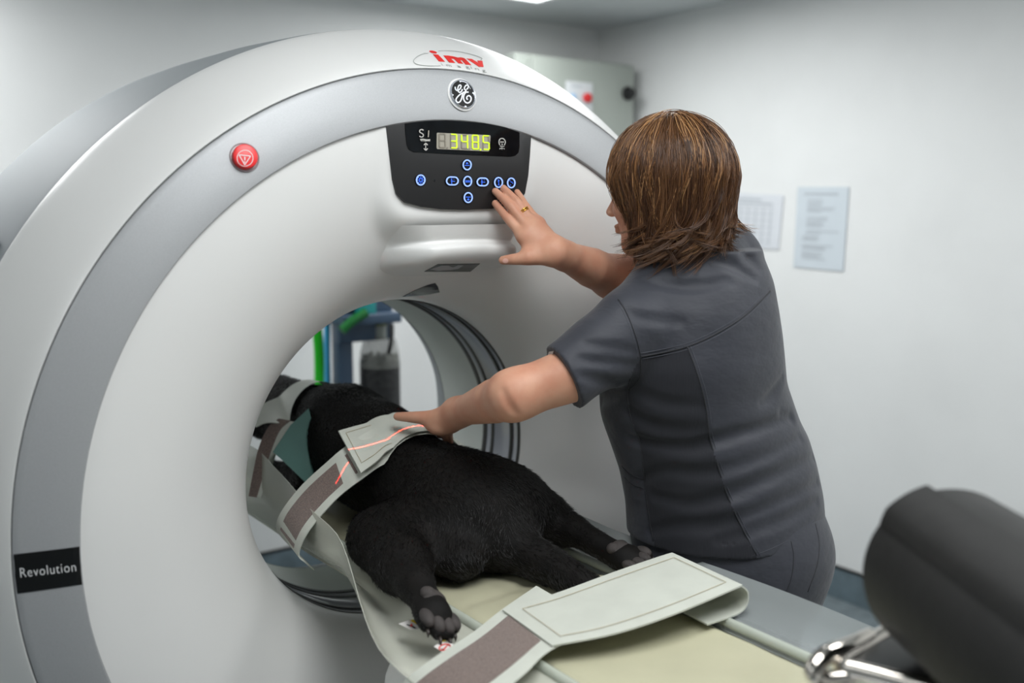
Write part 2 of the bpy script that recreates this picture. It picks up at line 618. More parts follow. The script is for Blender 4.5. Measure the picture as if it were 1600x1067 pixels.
# ------------------------------------------------------------------ room
X0, X1, Y0, Y1 = -3.3, 2.12, -3.6, 2.05
def slab(name, lo, hi, m):
    return tag(box(name, lo, hi, m, bev=0), kind='structure')
slab('floor', (X0 - .1, Y0 - .1, -0.1), (X1 + .1, Y1 + .1, 0), M_FLOOR)
slab('ceiling', (X0 - .1, Y0 - .1, CEIL), (X1 + .1, Y1 + .1, CEIL + .1), M_CEIL)
slab('wall_back', (X0, Y1, 0), (X1, Y1 + .1, CEIL), M_WALL)
slab('wall_right', (X1, Y0, 0), (X1 + .1, Y1 + .1, CEIL), M_WALL)
slab('wall_left', (X0 - .1, Y0, 0), (X0, Y1 + .1, CEIL), M_WALL)
slab('wall_front', (X0, Y0 - .1, 0), (X1, Y0, CEIL), M_WALL)
def baseboard(name, lo, hi, lo2, hi2):
    b = tag(box(name, lo, hi, M_SKIRT, bev=0.002), kind='structure')
    box('cap_strip', lo2, hi2, M_BLACKTRIM, b, bev=0.001)
baseboard('baseboard_right', (X1 - .006, Y0, 0), (X1, Y1, .120), (X1 - .009, Y0, .120), (X1, Y1, .130))
baseboard('baseboard_back', (X0, Y1 - .006, 0), (X1 - .01, Y1, .120), (X0, Y1 - .009, .120), (X1 - .01, Y1, .130))
M_LED = mat('led_diffuser', (240, 244, 245), 0.5, emit=(244, 248, 250), emit_str=3.0)
M_LEDFRAME = mat('led_frame', (225, 226, 226), 0.5)
where = ['over the front of the scanner', 'over the foot of the table', 'behind the scanner on the left', 'behind the scanner on the right', 'along the left wall']
for (lx, ly, lp), wh in zip(LAMPS, where):
    t = thing('ceiling_light', 'flat rectangular LED ceiling panel ' + wh, 'ceiling light', 'ceiling panels')
    t.location = (lx, ly, CEIL)
    bm = bmesh.new()
    for lo, hi in (((-.31, -.61, -.02), (.31, -.585, -.002)), ((-.31, .585, -.02), (.31, .61, -.002)), ((-.31, -.585, -.02), (-.29, .585, -.002)), ((.29, -.585, -.02), (.31, .585, -.002))):
        box_bm(bm, lo, hi)
    link('frame', bmesh_me(bm), M_LEDFRAME, t, smooth=False)
    box('diffuser', (-.29, -.585, -.016), (.29, .585, -.006), M_LED, t, bev=0)

# ------------------------------------------------------------------ CT scanner
ct = thing('ct_scanner', 'large white ring-shaped CT scanner with grey band and round bore, beside the woman', 'scanner')
CTR = (0, 0, ZC)
RB = 0.34                                   # bore radius
def y_face(r):
    """Depth of the plain front funnel at a radius."""
    r = np.asarray(r, float)
    u = np.clip(1 - (r - RB) / 0.345, -1, 1)
    e = 0.252 - 0.263 * np.sqrt(np.clip(1 - u * u, 0, 1))
    return e
def y_front(x, z):
    """Depth of the front cover with the flat pod that carries the control panel; z is measured from the axis."""
    x = np.asarray(x, float); z = np.asarray(z, float)
    r = np.hypot(x, z)
    y = y_face(r)
    dx = np.maximum(np.abs(x - 0.008) - 0.105, 0); dz = np.maximum(np.abs(z - 0.64) - 0.075, 0)
    d = np.maximum(np.hypot(dx, dz) - 0.045, 0)
    p = -0.0085 + 9.0 * d ** 1.75
    k = 0.02
    h = np.clip(k - np.abs(y - p), 0, None) / k
    return np.minimum(y, p) - h * h * k * .25 * np.clip((z - .38) / .08, 0, 1)
nphi, rr = 384, np.concatenate([RB + 0.35 * (np.linspace(0, 1, 70) ** 1.6)])
rr[-1] = 0.6885
vs, fs = [], []
for i in range(nphi):
    q = 2 * math.pi * i / nphi
    x, z = rr * math.cos(q), rr * math.sin(q)
    y = y_front(x, z)
    for k in range(len(rr)):
        vs.append((x[k], y[k], z[k] + ZC))
nk = len(rr)
for i in range(nphi):
    j = (i + 1) % nphi
    for k in range(nk - 1):
        fs.append((i * nk + k, i * nk + k + 1, j * nk + k + 1, j * nk + k))
front = link('front_cover', fixn(pyd(vs, fs)), M_SHELL, ct)
T_FRONT = bvh(front)
ringp = [(0.6885, 0.0), (0.6893, -0.0165), (0.691, -0.0182), (0.70, -0.0184), (0.735, -0.0125), (0.77, -0.0035), (0.779, -0.0008), (0.7805, 0.001), (0.7808, 0.02)]
ring = lathe('grey_ring', ringp, M_SILVER, ct, 256, CTR)
T_RING = bvh(ring)
lathe('inner_seam', [(0.6868, 0.03), (0.6868, -0.0105), (0.6893, -0.0105), (0.6893, 0.03)], M_GROOVE, ct, 192, CTR)
lathe('outer_seam', [(0.7808, 0.03), (0.7808, 0.0035), (0.782, 0.0035), (0.782, 0.03)], M_SEAMGREY, ct, 192, CTR)
shellp = [(0.7818, 0.02), (0.7820, 0.0030), (0.7835, 0.0012), (0.7865, 0.0035), (0.80, 0.0235), (0.82, 0.054), (0.84, 0.086), (0.855, 0.112), (0.865, 0.131), (0.8695, 0.142), (0.8708, 0.150), (0.870, 0.156), (0.866, 0.157)]
shell = lathe('outer_shell', shellp, M_SHELL, ct, 256, CTR, ang=60)
T_SHELL = bvh(shell)
lathe('rim_seam', [(0.866, 0.155), (0.862, 0.156), (0.862, 0.166), (0.868, 0.167)], M_GROOVE, ct, 192, CTR)
housep = [(0.862, 0.166), (0.869, 0.168), (0.874, 0.19), (0.882, 0.35), (0.886, 0.55), (0.886, 0.68), (0.882, 0.71), (0.865, 0.735), (0.80, 0.745), (0.60, 0.748), (0.46, 0.735), (0.39, 0.70), (0.352, 0.63), (0.341, 0.585), (0.339, 0.58)]
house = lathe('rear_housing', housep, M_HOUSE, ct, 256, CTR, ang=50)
T_HOUSE = bvh(house)
# seam and grip slot on the rear housing's top left
for nm, q0, q1, y0, wd in (('housing_seam', 147, 147.6, 0.20, 0.5), ('grip_slot', 152.6, 156.0, 0.37, 0.014)):
    vs, fs = [], []
    for i in range(9):
        q = math.radians(q0 + (q1 - q0) * i / 8)
        for yy, rad in ((y0, 0.8785), (y0, 0.8895), (y0 + wd, 0.8915), (y0 + wd, 0.8785)):
            vs.append((rad * math.cos(q), yy, ZC + rad * math.sin(q)))
    for i in range(8):
        for k in range(4):
            fs.append((i * 4 + k, i * 4 + (k + 1) % 4, i * 4 + 4 + (k + 1) % 4, i * 4 + 4 + k))
    fs += [(0, 1, 2, 3), (35, 34, 33, 32)]
    link(nm, fixn(pyd(vs, fs)), M_GROOVE, ct, smooth=False)
# bore
lathe('bore_liner', [(0.3402, 0.405), (0.3398, 0.58)], M_LINER, ct, 160, CTR)
lathe('bore_window', [(0.340, 0.262), (0.3415, 0.27), (0.3415, 0.28)], M_GLOSS, ct, 160, CTR)
lathe('bore_window', [(0.3405, 0.293), (0.342, 0.30), (0.342, 0.35), (0.3405, 0.357)], M_GLOSS, ct, 160, CTR)
lathe('bore_window', [(0.3405, 0.37), (0.342, 0.375), (0.3405, 0.388)], M_GLOSS, ct, 160, CTR)
for a, b in ((.249, .262), (.280, .293), (.357, .370), (.388, .405)):
    lathe('bore_ring', [(0.343, a), (0.3385, a + .002), (0.3385, b - .002), (0.343, b)], M_RUBBER, ct, 160, CTR)
# lower stand behind the ring
bm = bmesh.new()
box_bm(bm, (-0.835, 0.055, 0.0), (-0.66, 0.70, 0.62), 0.05, 5)
box_bm(bm, (0.66, 0.055, 0.0), (0.835, 0.70, 0.62), 0.05, 5)
box_bm(bm, (-0.72, 0.13, 0.0), (0.72, 0.68, 0.20), 0.04, 4)
link('stand_cover', bmesh_me(bm, 40), M_SHELL, ct, smooth=False)
# cut-through: the bore passes above the stand (its top is below the bore)

# --- control panel
PAN = [(-0.1495, 0.677), (-0.1424, 0.6192), (-0.1367, 0.5815), (-0.1294, 0.557), (-0.1127, 0.5413), (-0.0783, 0.5333), (-0.0348, 0.5286), (0.0199, 0.5273), (0.0766, 0.5295), (0.1231, 0.5355), (0.1420, 0.5425), (0.1545, 0.5589), (0.1625, 0.5933), (0.1664, 0.6324), (0.1695, 0.673), (0.135, 0.681), (0.0991, 0.687), (0.0309, 0.6925), (-0.029, 0.6925), (-0.096, 0.6866)]
panel = prism('control_panel', [(x, -0.0105, z + ZC) for x, z in PAN], (0, -1, 0), 0.006, M_PANEL, ct, 0.002)
T_PAN = bvh(panel)
def cr3(x, y, s=6.4, ox=600, oy=180):
    return (ox + x / s, oy + y / s)
GL = [(207, 85), (215, 200), (228, 300), (250, 345), (300, 368), (700, 390), (1260, 414), (1310, 405), (1342, 375), (1352, 320), (1352, 172), (1200, 118), (1000, 80), (800, 62), (620, 52), (430, 58), (300, 70)]
glass = decal('display', T_PAN, [[cr3(*p) for p in GL]], M_GLASS, panel, 0.0012, 30, 0.002)
T_GL = bvh(glass)
LC = [(532, 175), (1058, 200), (1062, 215), (1050, 355), (1040, 362), (530, 338), (524, 325), (526, 185)]
lcd = decal('number_window', T_GL, [[cr3(*p) for p in LC]], M_LCD, panel, 0.0012, 30, 0.0012)
def seg_polys(cx, cy, which, w2=29, h2=68, t=13, sh=-0.02):
    on, off = [], []
    S = {'a': ((-w2, -h2), (w2, -h2)), 'b': ((w2, -h2), (w2, 0)), 'c': ((w2, 0), (w2, h2)), 'd': ((-w2, h2), (w2, h2)), 'e': ((-w2, 0), (-w2, h2)), 'f': ((-w2, -h2), (-w2, 0)), 'g': ((-w2, 0), (w2, 0))}
    for k, (p, q) in S.items():
        p, q = Vector(p), Vector(q)
        d = (q - p).normalized(); n = Vector((-d.y, d.x)) * t / 2
        a, b = p + d * 5, q - d * 5
        pl = [a - d * 0 + n, b + n, b + d * t * .35, b - n, a - n, a - d * t * .35]
        pl = [cr3(cx + v.x - v.y * sh, cy + v.y + v.x * 0.045) for v in pl]
        (on if k in which else off).append(pl)
    return on, off
DG = {'3': 'abcdg', '4': 'bcfg', '8': 'abcdefg', '5': 'acdfg', '': ''}
off = []
for ch, cx in (('', 578), ('3', 692), ('4', 800), ('8', 908), ('5', 1015)):
    a, b = seg_polys(cx, 254 + (cx - 578) * 0.046, DG[ch])
    off += b
    if a: decal('lit_digit', T_GL, a + ([[cr3(*p) for p in circ2(958, 345, 9, 10, 10)]] if cx == 908 else []), M_SEGON, panel, 0.0026, 20, 0.0006)
for cx, cy in ((740, 333), (848, 339), (628, 328)):
    off.append([cr3(*p) for p in circ2(cx, cy, 9, 10, 10)])
tag(decal('unlit_segments', T_GL, off, M_SEGOFF, panel, 0.0024, 20, 0.0006), kind='stuff')
def tpx(L): return [cr3(*p) for p in L]
MARKS = [
    (tpx([(388, 152), (372, 143), (352, 150), (350, 168), (368, 180), (386, 194), (382, 214), (362, 218), (346, 208)]), 1.7),
    (tpx([(355, 244), (385, 242), (420, 248), (455, 246)]), 2.0), (tpx([(360, 256), (455, 258)]), 0.9), (tpx([(405, 262), (420, 256)]), 1.2),
    (tpx([(410, 285), (410, 345)]), 1.3),
    (tpx([(392, 300), (410, 282), (430, 300)]), 1.6), (tpx([(392, 332), (410, 350), (430, 332)]), 1.6),
    (tpx([(1150, 300), (1142, 270), (1150, 242), (1172, 232), (1195, 242), (1206, 270), (1196, 300)]), 1.5),
    (tpx([(1152, 310), (1196, 312)]), 1.2), (tpx([(1150, 330), (1198, 332)]), 0.8), (tpx([(1172, 318), (1172, 345)]), 0.9), (tpx([(1152, 330), (1152, 342)]), 1.0), (tpx([(1195, 330), (1195, 342)]), 1.0),
    (tpx([(1160, 262), (1166, 275)]), 2.2), (tpx([(1186, 262), (1180, 275)]), 2.2), (tpx([(1168, 292), (1180, 292)]), 2.0)]
for nm, i0, i1 in (('letter_mark', 0, 1), ('couch_mark', 1, 4), ('height_arrow_mark', 4, 7), ('head_mark', 7, 99)):
    tag(strokes(nm, T_GL, MARKS[i0:i1], M_PRINT, panel, 0.0026), kind='stuff')
strokes('display_level_mark', T_GL, [(tpx([(440, 152), (436, 220)]), 1.7)], M_LCD, panel, 0.0026)
BUT = [('sun', 361, 648, 50, 58), ('up', 825, 497, 48, 57), ('mid', 830, 661, 47, 57), ('down', 836, 823, 48, 57), ('bedout', 677, 657, 66, 48), ('bedin', 980, 667, 63, 47), ('key', 1139, 672, 47, 57), ('dots', 1266, 677, 45, 56)]
def pill(cx, cy, rx, ry, wd=0):
    rx, ry = rx - wd, ry - wd
    if rx <= ry: return circ2(cx, cy, rx, ry, 28)
    o = []
    for i in range(28):
        q = 2 * math.pi * i / 28
        o.append((cx + (rx - ry) * (1 if math.cos(q) > 0 else -1) + ry * math.cos(q), cy + ry * math.sin(q)))
    return o
for nm, cx, cy, rx, ry in BUT:
    key = decal('button', T_PAN, [[cr3(*p) for p in pill(cx, cy, rx + 5, ry + 5)]], M_KEY, panel, 0.0018, 9, 0.003)
    o, i = pill(cx, cy, rx - 2, ry - 2), pill(cx, cy, rx - 2, ry - 2, 13)
    o, i = [cr3(*p) for p in o], [cr3(*p) for p in i]
    lo = [o[:15] + i[:15][::-1], o[14:] + [o[0], i[0]] + i[14:][::-1]]
    G = {'sun': [[(361 + 34 * math.cos(k * .785), 648 + 38 * math.sin(k * .785)), (361 + 20 * math.cos(k * .785), 648 + 22 * math.sin(k * .785))] for k in range(8)] + [[(361 + 14 * math.cos(k * .8), 648 + 16 * math.sin(k * .8)) for k in range(9)]],
         'up': [[(800, 502), (850, 502)], [(823, 474), (823, 490)], [(813, 486), (823, 474), (834, 486)]],
         'mid': [[(805, 656), (857, 656)], [(805, 668), (857, 668)]],
         'down': [[(810, 818), (860, 818)], [(835, 828), (835, 848)], [(825, 838), (835, 850), (846, 838)]],
         'bedout': [[(660, 658), (702, 662)], [(670, 632), (670, 690)], [(690, 636), (692, 640)], [(662, 640), (668, 640)]],
         'bedin': [[(962, 668), (1004, 670)], [(972, 642), (972, 698)], [(992, 646), (996, 650)], [(966, 690), (974, 694)]],
         'key': [[(1130, 645), (1145, 655), (1130, 665)], [(1140, 670), (1140, 690)], [(1132, 695), (1148, 698)]],
         'dots': [[(1250, 655), (1258, 660)], [(1275, 676), (1284, 682)], [(1254, 695), (1262, 700)], [(1262, 672), (1274, 665)]]}[nm]
    lt = decal('button_ring_light', T_PAN, lo, M_BLUE, key, 0.0026, 5, 0.0004)
    strokes('button_symbol', T_PAN, [([cr3(*p) for p in g], 1.1) for g in G], M_BLUE2, key, 0.0026)
    del lt
decal('status_dot', T_PAN, [[cr3(*p) for p in circ2(507, 654, 9, 10, 12)]], M_KEY, panel, 0.0006, 8, 0.001)

# --- emergency stop
def frame_at(loc, n):
    n = Vector(n).normalized()
    z = Vector((0, 0, 1)); r = z.cross(n).normalized() * -1
    u = r.cross(n) * -1
    if u.z < 0: u = -u
    r = u.cross(n)
    return loc, r, u, n
loc, n = hit(T_RING, 382, 246)
def lathe_on(name, prof, m, parent, loc, n, seg=48):
    me = lathe_me(prof, seg, (0, 0, 0), 'z')
    fixn(me)
    q = Vector((0, 0, 1)).rotation_difference(Vector(n).normalized()).to_matrix().to_4x4()
    q.translation = loc
    me.transform(q)
    return link(name, sharp(me, 35), m, parent, smooth=False)
lathe_on('stop_button_recess', [(0.0, -0.004), (0.0207, -0.004), (0.0222, 0.0006), (0.0235, 0.0010), (0.0242, 0.0)], M_RECESS, ct, loc, n)
stop = lathe_on('emergency_stop_button', [(0.0200, -0.003), (0.0200, 0.007), (0.019, 0.0095), (0.0165, 0.0105), (0.0, 0.0105)], M_RED, ct, loc, n)
stop['label'] = 'round red emergency stop button with white warning triangle'
T_STOP = bvh(stop)
def c8(x, y): return (0 + x / 2.667, 50 + y / 2.667)
strokes('warning_symbol', T_STOP, [([(c8(1021 + 33 * math.cos(a), 526 + 33 * math.sin(a))) for a in [k * math.pi / 12 for k in range(25)]], 0.9, ),
    ([c8(996, 512), c8(1044, 517)], 1.2), ([c8(1044, 517), c8(1020, 554)], 1.2), ([c8(1020, 554), c8(996, 512)], 1.2), ([c8(1020, 520), c8(1020, 536)], 1.5), ([c8(1020, 540), c8(1020, 544)], 1.5)], M_WHITEPRINT, stop, 0.0006)

# --- round monogram badge on the grey ring
loc, n = hit(T_RING, 722, 148)
lathe_on('badge_seat', [(0.0, 0.0006), (0.0300, 0.0008), (0.0310, 0.0)], M_SHELL, ct, loc, n)
badge = lathe_on('round_badge', [(0.0, 0.0035), (0.0265, 0.0035), (0.0268, 0.0)], M_BADGE, ct, loc, n)
badge['label'] = 'round black badge with a silver script monogram'
lathe_on('badge_rim', [(0.0246, 0.0036), (0.0252, 0.0052), (0.0265, 0.0056), (0.0275, 0.0042), (0.0278, 0.0)], M_CHROME, badge, loc, n, 64)
T_BAD = bvh(badge)
def c9(x, y): return (620 + x / 8.206, 60 + y / 8.206)
LN = [[(745, 622), (752, 655), (778, 670), (806, 650), (822, 618), (812, 600), (794, 606), (780, 640), (784, 676), (806, 694), (830, 674), (838, 652)],
      [(890, 655), (908, 640), (915, 612), (892, 600), (868, 626), (866, 652), (884, 668), (868, 688), (815, 716), (772, 756), (756, 792), (776, 822), (806, 814), (826, 778), (838, 728), (856, 686)],
      [(918, 690), (882, 694), (856, 736), (856, 784), (880, 820), (914, 828), (944, 802), (950, 762), (926, 736), (900, 746), (894, 772), (908, 786)]]
SW = [([(722, 733), (702, 716), (690, 680), (694, 636), (712, 592)], [2.6, 2.0, 2.2, 1.6, .6]), ([(803, 556), (822, 548), (872, 560), (912, 596), (942, 650)], [3.0, 2.4, 1.4, .8, .3]),
      ([(968, 695), (988, 712), (1002, 760), (990, 814), (962, 866)], [2.6, 2.2, 2.2, 1.6, .6]), ([(884, 866), (872, 884), (836, 882), (790, 862), (752, 828)], [3.2, 2.4, 2.0, 1.6, .8])]
strokes('monogram', T_BAD, [([c9(*p) for p in l], 2.1) for l in LN] + [([c9(*p) for p in l], ww) for l, ww in SW], M_MONO, badge, 0.0008)

# --- red logo with grey orbit on the outer shell
SL = [[(462, 207), (530, 213), (617, 302), (540, 298)], circ2(465, 178, 50, 15, 20, 0.22),
      [(595, 222), (660, 226), (748, 318), (672, 311)], [(712, 246), (778, 252), (852, 328), (790, 322)], [(812, 256), (880, 270), (955, 345), (880, 337)],
      [(645, 224), (700, 230), (745, 240), (778, 250), (820, 246), (860, 256), (888, 276), (884, 292), (842, 284), (790, 280), (760, 270), (700, 262), (672, 258)],
      [(895, 262), (962, 268), (1052, 322), (1030, 288), (1095, 292), (1112, 370), (1052, 366)]]
logo = decal('logo_lettering', T_SHELL, [[c9(*p) for p in l] for l in SL], M_LOGO_RED, ct, 0.0009, 3, 0.0004)
logo['label'] = 'red and grey logo lettering on the white shell'
tag(strokes('logo_orbit', T_SHELL, [([c9(*p) for p in [(400, 197), (340, 203), (270, 232), (222, 275), (215, 302), (240, 328), (300, 346), (400, 356), (558, 356)]], [.5, .9, 1.1, .9, .5]),
    ([c9(*p) for p in [(530, 165), (620, 160), (760, 170), (900, 195), (1020, 228), (1084, 255), (1090, 268), (1072, 284)]], [.5, .6, .7, .8, 1.1]), ([c9(338, 190), c9(405, 197)], [.3, 1.5])], M_LOGO_GREY, logo, 0.0009), kind='stuff')
for ch, x, y in (('i', 582, 351), ('m', 645, 361), ('a', 782, 374), ('g', 888, 384), ('i', 958, 393), ('n', 1012, 407), ('g', 1100, 427)):
    wd = {'i': 10, 'm': 62}.get(ch, 48)
    text_on('logo_small_letter', T_SHELL, ch, M_LOGO_GREY, logo, c9(x, y), c9(x + wd, y + wd * 0.15), 46 / 8.206, 0.0009, up=(-0.55, -0.83))

# --- black band with the word on the grey ring
bd = decal('name_band', T_RING, [[(21.5, 866), (60, 861.5), (100, 856.8), (124.0, 853.6), (124.8, 870), (126.6, 895), (128.3, 912.9), (100, 917), (60, 922.8), (27.2, 927.4), (23.8, 900)]], M_BAND, ct, 0.0008, 6, 0.0008)
T_BD = bvh(bd)
text_on('name_lettering', T_BD, 'Revolution', M_WHITEPRINT, bd, (32.5, 902), (119, 892.3), 15.5, 0.0006, space=1.10, bold=-0.010)

# --- sensor hood over the bore
xs = np.linspace(-0.135, 0.165, 81)
prof = [(-0.02, 0.500), (-0.012, 0.478), (-0.006, 0.468), (-0.010, 0.462), (-0.020, 0.457), (-0.024, 0.450), (-0.022, 0.438), (-0.012, 0.428), (0.01, 0.421), (0.05, 0.412), (0.10, 0.395), (0.15, 0.372), (0.19, 0.350)]
prof = [(a, b) for a, b in prof]
pp = catmull([(0, a, b) for a, b in prof], 4)
vs, fs = [], []
ns = len(pp)
def sst(t): t = max(0, min(1, t)); return t * t * (3 - 2 * t)
for x in xs:
    wl = sst((x + 0.135) / 0.085) if x < 0.05 else sst((0.165 - x) / 0.04)
    for k, p in enumerate(pp):
        s_ = k / (ns - 1)
        yb = float(y_front(x, max(p.z, .3405))) + 0.006
        arch = 0.012 * (1 - ((x - 0.018) / 0.11) ** 2) * math.exp(-((p.z - .45) / .03) ** 2)
        yy = min(p.y + 0.012 * (1 - sst((p.z - .40) / .05)), yb) if p.y < yb else yb
        y = yb + (yy - yb) * wl
        zz = p.z
        r = math.hypot(x, zz)
        vs.append((x, y, zz + arch * .6 + ZC))
for i in range(len(xs) - 1):
    for k in range(ns - 1):
        fs.append((i * ns + k, i * ns + k + 1, (i + 1) * ns + k + 1, (i + 1) * ns + k))
hood = link('sensor_hood', fixn(pyd(vs, fs)), M_SHELL, ct)
T_HOOD = bvh(hood)
decal('laser_slot', T_HOOD, [[(663, 424), (684, 412.5), (750, 411.5), (735, 424)]], M_KEY, hood, 0.0008, 4, 0.0008)
decal('slot_lens', T_HOOD, [[(672, 420), (690, 414), (700, 414), (708, 417), (716, 413.5), (724, 414), (716, 419), (704, 421), (684, 422)]], M_SILVER, hood, 0.0012, 4, 0.0004)
decal('sensor_window', T_FRONT, [[(629, 463), (648, 453), (668, 445), (680, 442), (684, 447), (687, 456), (672, 459), (650, 461.5)]], M_DARKGLASS, ct, 0.0012, 4, 0.001)
# ------------------------------------------------------------------ things on the walls
M_CAB = mat('cabinet_grey_paint', (160, 166, 159), 0.45, bump=0.1, bump_scale=500)
M_PLATE = mat('plate_white', (205, 208, 210), 0.5)
M_KNOBRED = mat('knob_red', (196, 22, 24), 0.35)
M_BLACKP = mat('black_plastic', (22, 22, 23), 0.45)
M_PAPER = mat('paper', (214, 217, 222), 0.6)
M_SLEEVE = mat('sleeve', (204, 212, 218), 0.25)
M_INK = mat('pale_ink', (176, 182, 188), 0.7)
cab = thing('electrical_cabinet', 'grey steel electrical cabinet with black door lock in the far corner', 'cabinet')
cx0, cx1, cy, cz0, cz1 = 1.42, 2.055, 1.755, 1.05, 2.095
box('body', (cx0, cy, cz0), (cx1, Y1 - .002, cz1), M_CAB, cab, 0.006)
box('door', (cx0 + .075, cy - .022, cz0 + .01), (cx1 - .004, cy - .001, cz1 - .008), M_CAB, cab, 0.005)
box('hinge_strip', (cx0 + .058, cy - .018, cz0 + .02), (cx0 + .070, cy - .001, cz1 - .02), M_CAB, cab, 0.003)
lk = at_y(982, 146, cy - .03)
lathe_on('lock', [(0.03, 0.0), (0.03, 0.012), (0.022, 0.016), (0.02, 0.034), (0.0, 0.035)], M_BLACKP, cab, Vector((lk.x, cy - .022, lk.z)), (0, -1, 0), 24)
pa, pb = at_y(884, 126, cy - .024), at_y(925, 176, cy - .024)
plate = box('isolator_plate', (pa.x, cy - .028, pb.z - .02), (pb.x, cy - .022, pa.z), M_PLATE, cab, 0.003)
kn = at_y(917, 153, cy - .03)
lathe_on('red_knob', [(0.020, 0.0), (0.020, 0.014), (0.015, 0.019), (0.0, 0.02)], M_KNOBRED, cab, Vector((kn.x, cy - .028, kn.z)), (0, -1, 0), 24)
kb = at_y(895, 152, cy - .03)
lathe_on('blue_lamp', [(0.015, 0.0), (0.015, 0.008), (0.010, 0.012), (0.0, 0.013)], mat('blue_lamp_cap', (150, 186, 220), 0.3), cab, Vector((kb.x, cy - .028, kb.z)), (0, -1, 0), 20)
box('plate_print', (pa.x + .03, cy - .0287, pa.z - .022), (pa.x + .085, cy - .0279, pa.z - .014), M_INK, cab, 0)

def on_right(px, py, d=0.0): return at_x(px, py, X1 - d)
def notice(name, label, q, lines, m, group):
    """A printed sheet fixed to the right wall; q lists its corners from the top left, clockwise."""
    t = thing(name, label, 'notice', group)
    prism('sheet', [on_right(*p, d=.003) for p in q], (-1, 0, 0), 0.002, m, t)
    vs, fs = [], []
    def P(u, v):
        a, b = Vector(q[0]).lerp(Vector(q[1]), u), Vector(q[3]).lerp(Vector(q[2]), u)
        p = a.lerp(b, v)
        return on_right(p.x, p.y, .0058)
    for u0, v0, u1, v1 in lines:
        b = len(vs)
        vs += [P(u0, v0), P(u1, v0), P(u1, v1), P(u0, v1)]
        fs.append((b, b + 3, b + 2, b + 1))
    pr = link('printed_lines', pyd(vs, fs), M_INK, t, smooth=False)
    tag(pr, kind='stuff')
    return t
rl = [(.12, .075, .8, .10)]
for k, (v, l) in enumerate([(.155, .30), (.19, .3), (.215, .28), (.25, .55), (.275, .5), (.30, .28), (.37, .42), (.40, .4), (.43, .3), (.455, .36), (.48, .3), (.535, .65), (.56, .3), (.60, .25), (.625, .28), (.65, .24), (.71, .55), (.735, .4), (.755, .42), (.80, .33), (.825, .36), (.85, .3), (.875, .42)]):
    rl.append((.2 if k < 13 else .14, v, .2 + l, v + .013))
notice('wall_notice', 'printed sheet in a clear sleeve on the right wall, nearer the camera of the two', [(1247, 292), (1327, 292), (1318, 424), (1240, 417)], rl, M_SLEEVE, 'notices on the right wall')
ll = [(.25, .09, .66, .12), (.25, .16, .84, .19)] + [(x, .24 + .0 * k, x + .012, .92) for k, x in enumerate((.34, .46, .58, .70, .82))] + [(.2, v, .86, v + .008) for v in (.24, .36, .48, .60, .72, .84, .92)]
notice('wall_notice', 'pale table sheet on the right wall, half hidden behind the woman', [(1124, 300), (1225, 305), (1217, 390), (1118, 384)], ll, M_PAPER, 'notices on the right wall')

# ------------------------------------------------------------------ anaesthesia stand seen through the bore
M_BLUEMETAL = mat('blue_painted_metal', (60, 80, 102), 0.4)
M_TEAL = mat('teal_plastic', (40, 150, 150), 0.4)
M_GREENH = mat('green_hose', (20, 190, 20), 0.4)
M_BLUEH = mat('blue_hose', (70, 176, 226), 0.4)
M_WHITEH = mat('white_tube', (225, 228, 230), 0.35)
M_CLEAR = mat('clear_plastic', (150, 152, 146), 0.15, alpha=0.45)
M_GRAN = mat('dark_granules', (22, 23, 25), 0.55, noise_amt=0.8, noise_scale=60, rgb2=(46, 46, 46), bump=0.6, bump_scale=90)
M_OLIVE = mat('olive_fitting', (110, 116, 70), 0.5)
M_BRASS = mat('brown_fitting', (96, 62, 44), 0.4)
YA = 1.45
st = thing('anaesthesia_stand', 'blue metal stand with a shelf seen through the scanner bore', 'stand')
pl, prr = at_y(529, 560, YA), at_y(552, 560, YA)
box('post', (pl.x, YA, 0.05), (prr.x, YA + .05, 1.42), M_BLUEMETAL, st, 0.004)
box('foot', (pl.x - .22, YA - .2, 0.0), (prr.x + .22, YA + .25, 0.05), M_BLUEMETAL, st, 0.01)
sa, sb = at_y(527, 512, YA - .02), at_y(617, 499, YA - .02)
box('shelf', (sa.x, YA - .07, sb.z - .005), (sb.x, YA + .2, sb.z + .03), M_BLUEMETAL, st, 0.004)
ba, bb = at_y(583, 475, YA - .02), at_y(614, 500, YA - .02)
box('back_plate', (ba.x - .12, YA - .02, bb.z + .026), (bb.x, YA + .03, bb.z + .32), M_BLUEMETAL, st, 0.004)
tb = at_y(572, 491, YA - .04)
box('flow_block', (tb.x - .035, YA - .06, sb.z + .028), (tb.x + .03, YA - .022, sb.z + .14), M_TEAL, st, 0.006)
gb = at_y(545, 505, YA - .05)
tube('valve_handle', [at_y(534, 516, YA - .08), at_y(552, 500, YA - .08), at_y(572, 488, YA - .08)], 0.016, mat('dark_green_plastic', (10, 104, 40), 0.4), st)
box('bracket', (sa.x + .01, YA - .015, sa.z - .055), (sa.x + .215, YA + .03, sa.z + .02), M_BLUEMETAL, st, 0.004)

